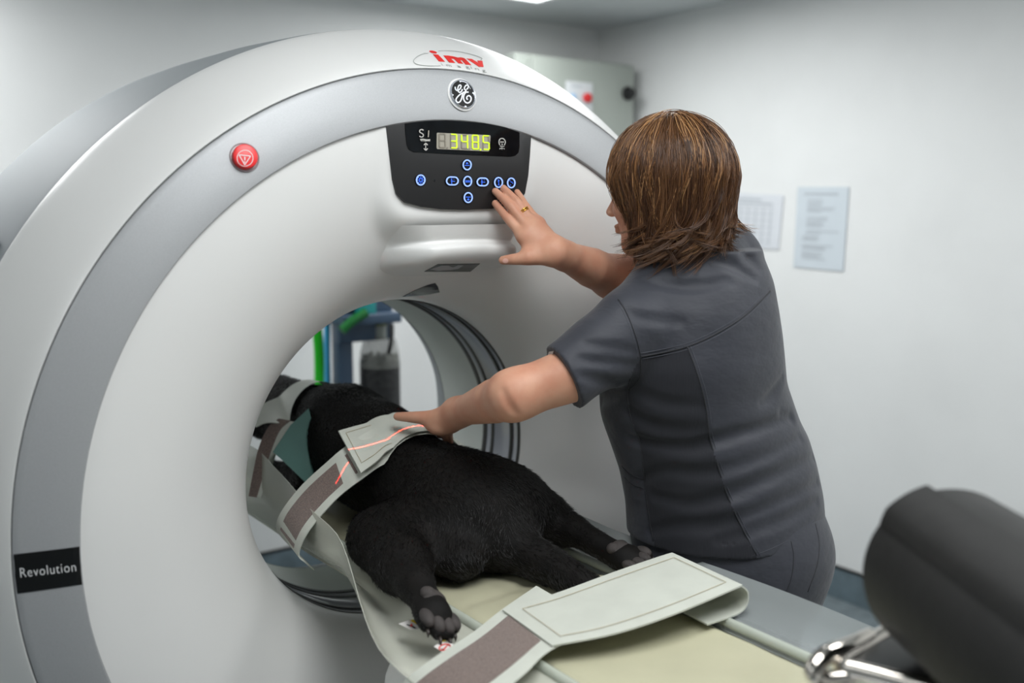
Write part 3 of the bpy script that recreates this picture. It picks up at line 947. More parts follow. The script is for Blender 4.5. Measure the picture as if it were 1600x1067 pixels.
bo = thing('absorber_canister', 'clear canister of dark granules hanging under the blue stand shelf', 'canister')
c = at_y(594, 600, YA)
cz_top = at_y(594, 528, YA).z
rb = (at_y(628, 600, YA) - at_y(561, 600, YA)).length / 2 * .83
zt = cz_top
prof = [(rb, at_y(594, 572, YA).z), (rb, zt - .09), (rb * .96, zt - .05), (rb * .80, zt - .005), (rb * .4, zt), (rb * .36, zt + .002)]
lathe('clear_shell', prof, M_CLEAR, bo, 48, (c.x, c.y, 0), 'z')
zg = at_y(594, 562, YA).z
vs, fs = [], []
lathe('granule_fill', [(0.001, 0.556), (rb * .99, 0.556), (rb * .99, zg - .012), (rb * .95, zg + .004), (rb * .6, zg + .012), (rb * .3, zg + .004), (0.001, zg + .014)], M_GRAN, bo, 48, (c.x, c.y, 0), 'z')
for k in range(46):
    q = RNG.uniform(0, 6.28); rad = rb * RNG.uniform(.55, .95)
    ctr = Vector((c.x + rad * math.cos(q), c.y + rad * math.sin(q), zg + RNG.uniform(-.002, .02)))
    me = pyd([ctr + Vector(v) * RNG.uniform(.006, .011) for v in ((1, 0, 0), (-1, 0, 0.2), (0, 1, 0), (0, -1, 0), (0, 0, 1), (0, 0.2, -1))], [(0, 2, 4), (2, 1, 4), (1, 3, 4), (3, 0, 4), (2, 0, 5), (1, 2, 5), (3, 1, 5), (0, 3, 5)])
    link('granule', me, M_GRAN, bo, smooth=False)
lathe('neck', [(rb * .36, zt - .002), (rb * .36, zt + .045), (rb * .30, zt + .05)], M_CAB, bo, 32, (c.x, c.y, 0), 'z')
lathe('collar', [(rb * .38, zt + .045), (rb * .38, zt + .062), (rb * .2, zt + .064)], M_OLIVE, bo, 32, (c.x, c.y, 0), 'z')
lathe('top_fitting', [(rb * .42, zt + .062), (rb * .45, zt + .075), (rb * .3, sb.z - .004), (rb * .3, sb.z - .003)], M_BRASS, bo, 32, (c.x, c.y, 0), 'z')
tube('bail_strap', catmull([at_y(612, 507, YA - .07), at_y(612, 525, YA - .085), at_y(610, 540, YA - .09), at_y(607, 552, YA - .088)], 4), 0.008, M_BLACKP, bo, 8)
hose = tag(tube('gas_hose', catmull([at_y(489, 470, YA + .05), at_y(497, 530, YA + .05), at_y(499, 575, YA + .05), at_y(498, 640, YA + .05), at_y(500, 690, YA + .12), at_y(505, 705, YA + .25)], 6), 0.017, M_GREENH), 'bright green corrugated breathing hose behind the dog', 'hose')
hose2 = tag(tube('gas_hose', catmull([at_y(512, 470, YA + .12), at_y(511, 540, YA + .12), at_y(512, 600, YA + .12), at_y(514, 680, YA + .16), at_y(514, 700, YA + .28)], 6), 0.012, M_BLUEH), 'light blue hose hanging between green hose and blue post', 'hose')
hose3 = tag(tube('gas_hose', catmull([at_y(524, 470, YA + .1), at_y(523, 540, YA + .1), at_y(521, 600, YA + .1), at_y(520, 690, YA + .16), at_y(520, 700, YA + .26)], 6), 0.003, M_CAB), 'thin grey tube hanging next to the blue post', 'tube')

# ------------------------------------------------------------------ patient table
M_TABLE = mat('table_cover', (222, 222, 218), 0.4)
M_CRADLE = mat('cradle_shell', (206, 205, 186), 0.3)
M_MAT = mat('cream_mat', (190, 187, 160), 0.42, noise_amt=0.05, noise_scale=7, bump=0.05, bump_scale=300, coat=0.15)
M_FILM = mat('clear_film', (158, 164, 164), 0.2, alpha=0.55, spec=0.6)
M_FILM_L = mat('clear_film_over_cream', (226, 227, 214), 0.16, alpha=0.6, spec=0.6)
M_RAIL = mat('clear_rail', (196, 202, 190), 0.12, alpha=0.75)
ZP = 0.82
tab = thing('patient_table', 'white scanner table whose long cradle runs into the bore', 'table')
bm = bmesh.new()
box_bm(bm, (-0.255, -2.05, 0.0), (0.255, -0.125, 0.735), 0.06, 6)
link('pedestal', bmesh_me(bm, 40), M_TABLE, tab, smooth=False)
def loft(name, rows, m, parent=None, closed=False, thick=0.0, nu=3, nv=3, smooth=True):
    """Surface through rows of points (each row the same count), smoothed both ways; thick gives it a body."""
    R = [catmull(r, nu) for r in rows]
    cols = list(zip(*R))
    cols = [catmull(c_, nv) for c_ in cols]
    n, k = len(cols), len(cols[0])
    vs = [cols[i][j] for j in range(k) for i in range(n)]
    fs = [(j * n + i, j * n + i + 1, (j + 1) * n + i + 1, (j + 1) * n + i) for j in range(k - 1) for i in range(n - 1)]
    me = pyd(vs, fs)
    if thick:
        N = [Vector((0, 0, 0)) for _ in vs]
        for f in fs:
            a, b, c_ = vs[f[0]], vs[f[1]], vs[f[3]]
            nn = (b - a).cross(c_ - a)
            for q in f: N[q] += nn
        N = [q.normalized() for q in N]
        o = len(vs)
        vs2 = vs + [v - nn * thick for v, nn in zip(vs, N)]
        fs2 = fs + [tuple(o + q for q in f[::-1]) for f in fs]
        bd = [i for i in range(n)] + [j * n + n - 1 for j in range(1, k)] + [(k - 1) * n + i for i in range(n - 2, -1, -1)] + [j * n for j in range(k - 2, 0, -1)]
        for a, b in zip(bd, bd[1:] + bd[:1]):
            fs2.append((b, a, o + a, o + b))
        me = pyd(vs2, fs2)
        return link(name, sharp(fixn(me), 50), m, parent, smooth=False)
    return link(name, fixn(me), m, parent, smooth)
YF, YB = -0.90, 0.86                        # foot and head end of the cradle
def crow(y, top=True):
    return [(-.262 + .070 * sst((y + .36) / .34), y, ZP - .033), (-.17, y, ZP - .027), (-.10, y, ZP - .028), (0, y, ZP - .03), (.10, y, ZP - .028), (.17, y, ZP - .026), (.205, y, ZP - .026)]
loft('cradle', [crow(y) for y in np.linspace(YF, YB, 7)], M_CRADLE, tab, thick=0.028)
for s in (-1, 1):
    bm = bmesh.new()
    box_bm(bm, (s * .17 - .02, -1.9, 0.735), (s * .17 + .02, -0.15, 0.766), 0.006, 2)
    link('slide_rail', bmesh_me(bm), M_CHROME, tab, smooth=False)

# cream mat lying in the cradle: a soft slab with creases
nx, ny = 60, 240
vs, fs = [], []
def matz(x, y):
    cr = 0.0
    for (px, py, ang, amp, wid, ln) in ((0.06, -.235, .35, .006, .012, .14), (.10, -.30, .55, .005, .010, .10), (-.02, -.22, .15, -.004, .015, .12), (.11, -.62, .2, .002, .03, .12), (.02, -.33, .5, .004, .012, .1)):
        u = (x - px) * math.cos(ang) + (y - py) * math.sin(ang); v = -(x - px) * math.sin(ang) + (y - py) * math.cos(ang)
        cr += amp * math.exp(-(v / wid) ** 2) * math.exp(-(u / ln) ** 2)
    return ZP - .006 + cr + 0.0022 * noise.noise(Vector((x * 9, y * 6, 3))) - .016 * max(0, (abs(x) - .135) / .03) ** 2
for j in range(ny + 1):
    y = YF + .005 + (YB - YF - .02) * j / ny
    for i in range(nx + 1):
        x = -.158 + .316 * i / nx
        vs.append(Vector((x, y, matz(x, y))))
for j in range(ny):
    for i in range(nx):
        a = j * (nx + 1) + i
        fs.append((a, a + 1, a + nx + 2, a + nx + 1))
tm = link('cradle_mat', pyd(vs, fs), M_MAT)
tag(tm, 'thin cream cushion mat with creases lying along the table cradle', 'mat')
T_MAT = bvh(tm)

# film sheet that wraps the cradle, its long edges standing up as wings
def frow(y):
    # y -> left wing (free toward the foot, pulled up by the strap near the dog), right wing standing
    k = sst((y + .36) / .44)                # 0 at the foot, 1 at the strap
    k2 = sst((y - .08) / .28)
    lx, lz = -.335 + .092 * k + .030 * k2, ZP - .012 + .095 * k + .020 * k2 + .03 * sst((y - .32) / .15)
    bx, bz = -.268 + .055 * k, ZP - .026 + .002 * k
    rx, rz = .272 + .004 * math.sin(y * 9), ZP + .032 + .003 * math.sin(y * 7)
    return [(lx, y, lz), ((lx + bx) / 2 - .012, y, (lz + bz) / 2 - .010), (bx + .005, y, bz - .002), (-.205, y, ZP - .018), (-.178, y, ZP - .006), (-.165, y, ZP - .016),
            (.165, y, ZP - .016), (.185, y, ZP - .002), (.212, y, ZP - .004), (.245, y, ZP + .010), (rx, y, rz)]
ys = np.linspace(YF + .0, YB - .02, 24)
rows = [frow(y) for y in ys]
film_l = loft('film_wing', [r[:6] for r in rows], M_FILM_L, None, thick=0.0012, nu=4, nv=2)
film = thing('film_sheet', 'clear plastic sheet with upright wings wrapping the cradle edges', 'plastic sheet')
film_l.parent = film
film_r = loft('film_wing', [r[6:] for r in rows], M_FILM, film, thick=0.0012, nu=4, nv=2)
for s, x in ((-1, -.168), (1, .172)):
    tube('clear_rail', [(x, YF + .01, ZP - .004), (x, -0.3, ZP - .003), (x, YB - .04, ZP - .004)], 0.0085, M_RAIL, film, 12)
# warning labels printed on the film near the left foot
T_FILM = bvh(film_l)
M_YEL = mat('yellow_label', (236, 204, 20), 0.5)
M_LABEL = mat('label_white', (226, 222, 218), 0.5)
M_LRED = mat('label_red', (216, 70, 60), 0.5)
M_LDK = mat('label_dark', (80, 72, 74), 0.5)
def zz(px, py, z=ZP + .0): return at_z(px, py, z)
def flat_print(name, polys, m, z, parent):
    vs, fs = [], []
    for p in polys:
        b = len(vs)
        vs += [at_z(x, y, z) for x, y in p]
        fs.append(tuple(range(b, b + len(p))))
    return link(name, fixn(pyd(vs, fs)), m, parent, smooth=False)
def e5(x, y): return (480 + x / 5.714, 900 + y / 5.714)
lab = tag(flat_print('warning_label', [[e5(1130, 628), e5(1190, 586), e5(1305, 605), e5(1290, 640), e5(1210, 680)]], M_LABEL, ZP + .004, None), 'white warning sticker with red ring beside the dog\'s left hind paw', 'sticker')
flat_print('red_ring', [[e5(*p) for p in q] for q in ring2(1228, 634, 56, 32, 11, 24, -.25)] + [[e5(1200, 660), e5(1258, 605), e5(1266, 612), e5(1210, 668)]], M_LRED, ZP + .0045, lab)
flat_print('small_print', [[e5(1195, 640), e5(1218, 655), e5(1214, 660), e5(1192, 646)], [e5(1262, 620), e5(1276, 612), e5(1280, 618), e5(1266, 626)]], M_LDK, ZP + .0046, lab)
flat_print('yellow_stripe', [[e5(1190, 570), e5(1225, 560), e5(1242, 576), e5(1206, 586)]], M_YEL, ZP + .0044, lab)
lab2 = tag(flat_print('warning_label', [[e5(815, 425), e5(925, 385), e5(1010, 430), e5(985, 480), e5(920, 478)]], M_LABEL, ZP + .005, None), 'white sticker with yellow stripe left of the dog\'s left hind paw', 'sticker')
flat_print('yellow_stripe', [[e5(920, 398), e5(945, 388), e5(1004, 412), e5(1000, 442)]], M_YEL, ZP + .0055, lab2)
flat_print('small_print', [[e5(886, 428), e5(935, 438), e5(975, 462), e5(960, 468), e5(925, 450), e5(888, 436)]], M_LDK, ZP + .0055, lab2)
flat_print('red_mark', [[e5(928, 424), e5(936, 424), e5(944, 446), e5(918, 452), e5(916, 446)]], M_LRED, ZP + .0057, lab2)
# ------------------------------------------------------------------ black dog lying on the mat
M_DOGSKIN = mat('black_coat_skin', (11, 10, 9), 0.7, spec=0.2, noise_amt=0.4, noise_scale=30, rgb2=(18, 15, 13))
M_PAD = mat('paw_pad', (66, 60, 58), 0.65, bump=0.7, bump_scale=1300, bump_dist=0.001, noise_amt=0.2, noise_scale=40)
M_CLAW = mat('claw', (52, 46, 42), 0.35)
dog_parts = []
D = Field((-.34, -.52, .80), (.30, .98, 1.16), 0.005)
# trunk
D.chain([(0.01, -.085, .895), (-.005, .06, .918), (-.02, .24, .940), (-.03, .40, .960)], [.098, .092, .100, .104], .07)
D.ell((0.0, -.02, .935), (.10, .12, .075), .05)                 # croup
D.ell((-.015, .31, .945), (.108, .17, .112), .05)                # rib cage
D.ell((-.02, .43, .985), (.092, .11, .092), .04)                # withers
D.ell((0.0, .05, .872), (.115, .13, .055), .04)                # belly
D.chain([(-.03, .45, .97), (-.06, .57, .985), (-.085, .66, 1.0)], [.098, .085, .078], .04)
D.ell((-.095, .70, .995), (.075, .09, .072), .03)               # skull
D.chain([(-.10, .75, .975), (-.115, .86, .955)], [.048, .036], .03)
D.ell((-.117, .875, .958), (.02, .014, .014), .01)              # nose
for s in (-1, 1):
    D.chain([(-.095 + s * .06, .665, 1.035), (-.095 + s * .095, .68, .99), (-.095 + s * .09, .70, .945)], [.018, .024, .014], .015)
    D.chain([(-.02 + s * .06, .42, .93), (-.02 + s * .075, .47, .865), (-.04 + s * .06, .60, .850), (-.06 + s * .06, .72, .845)], [.06, .042, .028, .026], .03)
    D.ell((-.06 + s * .06, .75, .842), (.03, .045, .020), .015)
# left hind leg: thigh out to the knee, shank back to the hock, foot toward the viewer
HL = [(-.06, -.05, .885), (-.152, .03, .862), (-.195, -.13, .868), (-.222, -.222, .868), (-.238, -.305, .852)]
D.chain(HL[:3], [.086, .062, .046], .03)
D.chain(HL[2:4], [.047, .027], .03)
D.chain(HL[3:5], [.027, .025], .02)
D.ell((-.125, -.03, .875), (.080, .10, .058), .022)
D.ell((-.085, -.135, .862), (.05, .055, .042), .03)             # inner thigh bulge
# right hind leg
HR = [(.07, -.05, .895), (.150, .01, .865), (.150, -.10, .868), (.160, -.165, .870), (.172, -.29, .850)]
D.chain(HR[:3], [.085, .066, .046], .05)
D.chain(HR[2:4], [.046, .026], .03)
D.chain(HR[3:5], [.026, .023], .02)
D.ell((.09, -.055, .905), (.075, .09, .06), .04)
# tail lying between the hind legs
TL = [(.012, -.13, .872), (.022, -.19, .862), (.036, -.26, .852), (.045, -.33, .842), (.060, -.385, .838), (.070, -.42, .836)]
D.chain(TL, [.052, .040, .033, .025, .017, .010], .04)
# left paw seen from below, toes toward the viewer
def paw(base, tip, up, w=1.0):
    """Foot mass and toes; returns frames for pads."""
    b, t, u = Vector(base), Vector(tip), Vector(up).normalized()
    f = (t - b).normalized(); u = (u - f * u.dot(f)).normalized(); r = f.cross(u)
    L = (t - b).length
    R3 = [list(r), list(f), list(u)]
    D.ell(b + f * L * .45, (.028 * w, L * .55, .021), .015, R=R3)
    toes = []
    for k, (o, l) in enumerate(((-.021, .80), (-.0075, 1.0), (.0075, 1.0), (.021, .80))):
        p = b + r * o * w + f * L * .55; q = b + r * o * 1.1 * w + f * L * l * 1.08
        D.cone(p, q, .012, .0105, .006)
        toes.append((p, q))
    return b, f, u, r, L, toes
PL = paw((-.234, -.275, .860), (-.244, -.338, .834), (.25, -.70, .62), 1.15)
PR = paw((.172, -.27, .853), (.187, -.335, .846), (-.10, -.55, .55))
g = D.sub((-.4, -.6, .78), (.4, 1.0, ZP + .002))
# rest on the mat: flatten the underside
zz_ = (D.lo[2] + D.h * np.arange(D.n[2]))[None, None, :]
D.F = np.maximum(D.F, ((ZP + .001) - zz_).astype(np.float32))
Vd, Qd = D.mesh(1)
body = np_mesh([(Vd, Qd)])
dog = thing('dog', 'black short-haired dog lying on its belly with hind legs stretched back', 'dog')
dbody = link('body', body, M_DOGSKIN, dog)
T_DOG = bvh(dbody)
def padset(P, main=.023, k=1.2):
    b, f, u, r, L, toes = P
    def blob(name, c, rx, ry, rz, R3):
        bm = bmesh.new()
        bmesh.ops.create_uvsphere(bm, u_segments=14, v_segments=9, radius=1)
        mt = Matrix(((R3[0].x * rx, R3[1].x * ry, R3[2].x * rz, c.x), (R3[0].y * rx, R3[1].y * ry, R3[2].y * rz, c.y), (R3[0].z * rx, R3[1].z * ry, R3[2].z * rz, c.z), (0, 0, 0, 1)))
        bmesh.ops.transform(bm, matrix=mt, verts=bm.verts)
        o = link(name, bmesh_me(bm, 80), M_PAD, dog)
        return o
    c = b + f * L * .18 + u * .017
    blob('paw_pad', c, main, main * .85, .011, (r, f, u))
    blob('paw_pad', c - f * .006 + r * .010 + u * .003, main * .62, main * .6, .010, (r, f, u))
    for p, q in toes:
        m_ = p.lerp(q, .62) + u * .0085
        blob('toe_pad', m_, .0098 * k, .0160 * k, .0085 * k, (r, f, u))
        e = q + f * .006
        lt = tube_me([e, e + f * .008 - u * .002, e + f * .013 - u * .006], [.0034, .0028, .0008], 8)
        link('claw', fixn(lt), M_CLAW, dog)
padset(PL); padset(PR, .020, 1.05)

# short fur
def mesh_samples(V, Q, n, rng):
    a, b, c, d = V[Q[:, 0]], V[Q[:, 1]], V[Q[:, 2]], V[Q[:, 3]]
    nn = np.cross(c - a, d - b)
    ar = np.linalg.norm(nn, axis=1)
    i = rng.choice(len(Q), n, p=ar / ar.sum())
    u, v = rng.random((2, n, 1))
    P = (a[i] * (1 - u) + b[i] * u) * (1 - v) + (d[i] * (1 - u) + c[i] * u) * v
    return P, nn[i] / (ar[i][:, None] + 1e-9)
def fur(V, Q, n, flow, length, rad, lift, rng):
    P, N = mesh_samples(V, Q, n, rng)
    F = flow(P)
    F = F - N * (F * N).sum(1)[:, None]
    F /= np.linalg.norm(F, axis=1)[:, None] + 1e-6
    F = F + rng.normal(0, .15, F.shape)
    L = length * rng.uniform(.6, 1.25, (len(P), 1))
    L = L * np.where(lengthmask(P), 1, 0.45)[:, None]
    s = [P - N * .001]
    for t in (.35, .7, 1.0):
        s.append(P + N * (L * lift * math.sin(t * 1.7)) + F * L * t)
    S = np.stack(s, 1)
    ok = S[:, -1, 2] > ZP
    return [x for x in S[ok]], [np.array([rad, rad * .9, rad * .6, rad * .15])] * int(ok.sum())
def lengthmask(P):
    leg = ((np.abs(P[:, 0]) > .12) & (P[:, 1] < -.16))
    return ~leg
def dflow(P):
    F = np.zeros_like(P); F[:, 1] = -1.0
    F[:, 2] = -.5; F[:, 0] = np.sign(P[:, 0] + .01) * .35
    # little swirls
    F[:, 0] += .35 * np.sin(P[:, 1] * 30 + P[:, 2] * 31) + .2 * np.sin(P[:, 1] * 70 + P[:, 0] * 50); F[:, 2] += .25 * np.sin(P[:, 0] * 37 + P[:, 1] * 27)
    return F
M_FUR = mat('black_fur', (14, 12, 11), 0.33, spec=0.5)
def near_pad(P):
    k = np.zeros(len(P), bool)
    for (b, f, u, r, L, toes) in (PL, PR):
        c = np.array(b + f * L * .5); k |= (np.linalg.norm(P - c, axis=1) < L * 1.1) & (((P - c) @ np.array(u)) > .004)
    return k
ss, rs = fur(Vd, Qd, 68000, dflow, .0115, .00036, .16, RNG)
root = np.array([x[0] for x in ss]); kp = ~near_pad(root) & (root[:, 1] < .75)
coat = hair_obj('fur', [x for x, k in zip(ss, kp) if k], [x for x, k in zip(rs, kp) if k], M_FUR, dog)
tag(coat, kind='stuff')
# ------------------------------------------------------------------ restraint straps
M_STRAP = mat('pale_vinyl_strap', (200, 203, 193), 0.5, noise_amt=0.03, noise_scale=18, bump=0.12, bump_scale=60, bump_dist=0.003)
M_VELCRO = mat('brown_loop_pile', (134, 116, 108), 0.95, noise_amt=0.25, noise_scale=420, bump=0.8, bump_scale=900, bump_dist=0.002, sheen=0.3)
M_STITCH = mat('tan_stitching', (182, 172, 148), 0.7)
def push_out(o, trees, d):
    for v in o.data.vertices:
        for t, dd in trees:
            loc, n, i, dist = t.find_nearest(v.co)
            s = (v.co - loc).dot(n)
            if s < dd and dist < .12:
                v.co += n * (dd - s)
    o.data.update()
def band(name, rows, m, parent, u0=0.0, u1=1.0, off=0.0, thick=0.0022, nv=5, bow=0.0, nu=6):
    """Strap through rows of (far point, near point); u0..u1 takes a strip of its width."""
    rr = []
    for k, (a, b) in enumerate(rows):
        a, b = Vector(a), Vector(b)
        n = (b - a)
        t = (Vector(rows[min(k + 1, len(rows) - 1)][0]) - Vector(rows[max(k - 1, 0)][0]))
        nn = t.cross(n).normalized()
        if nn.z < 0 and abs(nn.z) > .25: nn = -nn
        pts = []
        for q in range(4):
            u = u0 + (u1 - u0) * q / 3
            pts.append(a.lerp(b, u) + nn * off)
        rr.append(pts)
    return loft(name, rr, m, parent, thick=thick, nu=nu // 2, nv=nv)

# near strap, lying open across the table
sA = thing('restraint_strap', 'wide pale strap with brown patch lying open across the table, nearest the camera', 'strap', 'restraint straps')
baseA = [(at_z(838, 917, ZP + .026), at_z(945, 978, ZP + .020)), (at_z(783, 955, ZP + .021), at_z(862, 1016, ZP + .019)), (at_z(740, 989, ZP + .016), at_z(822, 1052, ZP + .015)), (at_z(692, 1020, ZP + .006), at_z(776, 1090, ZP + .004)),
         (at_z(655, 1046, ZP - .006), at_z(742, 1118, ZP - .008)), (at_z(632, 1066, ZP - .022), at_z(722, 1140, ZP - .024)), (at_z(622, 1090, ZP - .050), at_z(712, 1164, ZP - .052))]
band('strap_band', baseA, M_STRAP, sA)
band('brown_patch', baseA[1:], M_VELCRO, sA, .16, .80, .0022, .0012)
far = [at_z(785, 952, ZP + .027), at_z(870, 926, ZP + .036), at_z(960, 893, ZP + .047), at_z(1040, 866, ZP + .058)]
near = [at_z(863, 1008, ZP + .025), at_z(960, 989, ZP + .034), at_z(1052, 959, ZP + .045), at_z(1150, 918, ZP + .056)]
cu = [(.020, -.003), (.036, -.020), (.034, -.044), (.010, -.056), (-.06, -.056)]
far += [far[3] + Vector((a, 0, b * .9)) for a, b in cu]
near += [near[3] + Vector((a, .004, b * .9)) for a, b in cu]
band('strap_flap', list(zip(far, near)), M_STRAP, sA, thick=0.0028, nv=6)
def stitch(name, rows, parent, inset=.13, off=.0018, n=None):
    n = n or len(rows)
    L = [Vector(a).lerp(Vector(b), inset) for a, b in rows[:n]]
    Rr = [Vector(a).lerp(Vector(b), 1 - inset) for a, b in rows[:n]]
    i0 = L[0].lerp(L[1], .25); j0 = Rr[0].lerp(Rr[1], .25)
    pts = catmull([i0] + L[1:], 6)[::1] + catmull([j0] + Rr[1:], 6)[::-1]
    pts = [p + Vector((0, 0, off)) for p in pts]
    tube(name, pts, 0.0006, M_STITCH, parent, 5, closed=True)
stitch('stitching', list(zip(far, near)), sA, n=4)

# middle strap over the dog's loin
sB = thing('restraint_strap', 'pale strap fastened over the dog\'s back under the woman\'s lower hand', 'strap', 'restraint straps')
bB = [(at_x(850, 770, .255), at_x(868, 800, .255)), (Vector((.225, .10, .880)), at_x(828, 766, .215)), (Vector((.15, .16, .945)), at_x(785, 744, .14)), (Vector((.06, .19, 1.005)), at_x(717, 712, .06)), (Vector((-.02, .215, 1.03)), at_x(650, 707, -.02)), (at_x(575, 675, -.10), at_x(600, 726, -.10)),
      (at_x(538, 700, -.155), at_x(566, 749, -.155)), (at_x(512, 722, -.185), at_x(532, 775, -.190)), (at_x(474, 757, -.225), at_x(506, 802, -.225)), (at_x(445, 793, -.262), at_x(480, 835, -.262)), (at_x(433, 818, -.274), at_x(468, 866, -.272)), (at_x(438, 834, -.262), at_x(478, 878, -.262)), (at_x(452, 850, -.235), at_x(492, 890, -.235))]
bandB = band('strap_band', bB, M_STRAP, sB, nv=5)
push_out(bandB, [(T_DOG, .010)], .01)
brB = band('brown_patch', bB[6:11], M_VELCRO, sB, .20, .80, .0022, .0012)
push_out(brB, [(T_DOG, .012)], .01)
fB = [(at_x(528, 675, -.158), at_x(563, 741, -.165)), (at_x(562, 666, -.10), at_x(589, 722, -.125)), (at_x(596, 659, -.05), at_x(610, 704, -.085)), (at_x(640, 656, .0), at_x(650, 697, -.02)), (at_x(676, 664, .045), at_x(686, 702, .03)), (Vector((.115, .19, .985)), at_x(720, 714, .08)), (Vector((.17, .165, .94)), at_x(785, 745, .148))]
flB = band('strap_flap', fB, M_STRAP, sB, off=.004, thick=0.0026, nv=6)
push_out(flB, [(T_DOG, .016)], .01)
stitch('stitching', fB, sB, n=4, off=.006)

# far strap over the dog's neck
sC = thing('restraint_strap', 'pale strap over the dog\'s neck deep inside the scanner bore', 'strap', 'restraint straps')
fC = [(at_y(524, 600, .60), at_y(513, 611, .53)), (at_y(492, 604, .58), at_y(488, 630, .50)), (at_y(465, 610, .56), at_y(474, 648, .48)), (at_y(434, 622, .55), at_y(459, 663, .46)), (at_y(404, 636, .54), at_y(419, 661, .46)), (at_y(392, 648, .53), at_y(400, 668, .46))]
flC = band('strap_flap', fC, M_STRAP, sC, thick=.0026)
push_out(flC, [(T_DOG, .010)], .01)
bC = [(at_y(436, 655, .47), at_y(462, 660, .44)), (at_y(420, 668, .47), at_y(446, 676, .435)), (at_y(405, 700, .46), at_y(434, 704, .43)), (at_y(396, 740, .45), at_y(420, 742, .425)), (at_y(390, 775, .45), at_y(408, 778, .42))]
band('strap_band', bC, M_STRAP, sC)
band('brown_patch', bC, M_VELCRO, sC, .0, .70, .0022, .0012)

# teal foam wedge between the dog and the film
M_TEALF = mat('teal_foam_cover', (64, 108, 100), 0.6, noise_amt=0.06, noise_scale=15)
P8 = [at_y(482, 638, .40), at_y(500, 700, .37), at_y(484, 760, .345), at_y(438, 716, .375), at_y(426, 706, .385), at_y(454, 664, .40)]
cush = prism('positioning_wedge', P8, (-.45, -.85, .2), -0.075, M_TEALF, None, 0)
tag(cush, 'teal foam positioning wedge standing against the dog\'s left side in the bore', 'cushion')
M_WHITE2 = mat('pale_foam_edge', (120, 150, 138), 0.6)

# ------------------------------------------------------------------ bolster on a chrome framed rack
M_FOAM = mat('black_foam_vinyl', (24, 24, 23), 0.62, spec=0.35, noise_amt=0.18, noise_scale=14, bump=0.25, bump_scale=40, bump_dist=0.004)
M_CHR = mat('chrome', (214, 208, 200), 0.12, metal=1.0)
M_TRAY = mat('black_tray_pad', (15, 15, 15), 0.3, coat=0.2)
rk = thing('chrome_rack', 'chrome framed rack with a black pad at the foot of the table', 'rack')
zr = 0.966
c0 = Vector((-.082, -.925, zr)); ex = Vector((.99, .10, 0)).normalized(); ey = Vector((.36, -.93, 0)).normalized()
LX, LY = .34, .40
cor = [c0, c0 + ex * LX, c0 + ex * LX + ey * LY, c0 + ey * LY]
loop = []
for k in range(4):
    p, a, b = cor[k], cor[k - 1], cor[(k + 1) % 4]
    da, db = (a - p).normalized(), (b - p).normalized()
    rad = .025
    for t in np.linspace(0, 1, 7):
        loop.append((p + da * rad) * (1 - t) ** 2 + p * 2 * t * (1 - t) + (p + db * rad) * t * t)
tube('frame', loop, .0105, M_CHR, rk, 14, closed=True)
tip = c0 + (-ex - ey).normalized() * .014
tube('corner_handle', catmull([c0 + ex * .085 + Vector((0, 0, .010)), c0 + ex * .04 + Vector((0, 0, .011)), tip.lerp(c0, .4) + Vector((0, 0, .010)), tip + Vector((-.018, -.004, -.004)), tip + Vector((-.004, -.010, -.011)), c0 + ey * .03 + Vector((0, 0, -.006)), c0 + ey * .07], 5), [.006 + .005 * math.sin(math.pi * min(1, (i + 4) / 30)) for i in range(31)], M_CHR, rk, 12)
prism('pad', [p.lerp((cor[0] + cor[2]) / 2, .05) - Vector((0, 0, .012)) for p in cor], (0, 0, 1), .016, M_TRAY, rk, .004)
for p in cor:
    q = p.lerp((cor[0] + cor[2]) / 2, .06)
    tube('leg', [q - Vector((0, 0, .005)), Vector((q.x, q.y, .745 if abs(q.x) < .25 else .0))], .009, M_CHR, rk, 10)
ro = thing('bolster', 'big dark grey foam bolster roll resting on the chrome rack', 'cushion')
pc = at_d(1470, 890, 1.15)
pc.z = max(pc.z, zr + .0105 + .097)
ax = Vector((-.54, -.84, 0)).normalized()
RR, LL = .097, .36
prof = [(0.0, 0.0), (.03, 0.0), (RR - .012, 0.0), (RR - .003, .004), (RR, .014), (RR, LL - .014), (RR - .003, LL - .004), (RR - .012, LL), (0.0, LL)]
bol = lathe_on('roll', prof, M_FOAM, ro, pc, ax, 96)
side = ax.cross(Vector((0, 0, 1))).normalized()
vs, fs = [], []
q0, q1 = 0.62, 1.30
for i in range(13):
    q = q0 + (q1 - q0) * i / 12
    d = side * math.cos(q) + Vector((0, 0, 1)) * math.sin(q)
    tk = .0085 * min(1, (i + 1) / 4)
    vs += [pc + ax * .012 + d * (RR - .002), pc + ax * .012 + d * (RR + tk), pc + ax * (LL - .01) + d * (RR + tk), pc + ax * (LL - .01) + d * (RR - .002)]
for i in range(12):
    for k in range(4):
        fs.append((i * 4 + k, i * 4 + (k + 1) % 4, i * 4 + 4 + (k + 1) % 4, i * 4 + 4 + k))
fs += [(0, 1, 2, 3), (51, 50, 49, 48)]
link('overlap_flap', sharp(fixn(pyd(vs, fs)), 40), M_FOAM, ro, smooth=False)
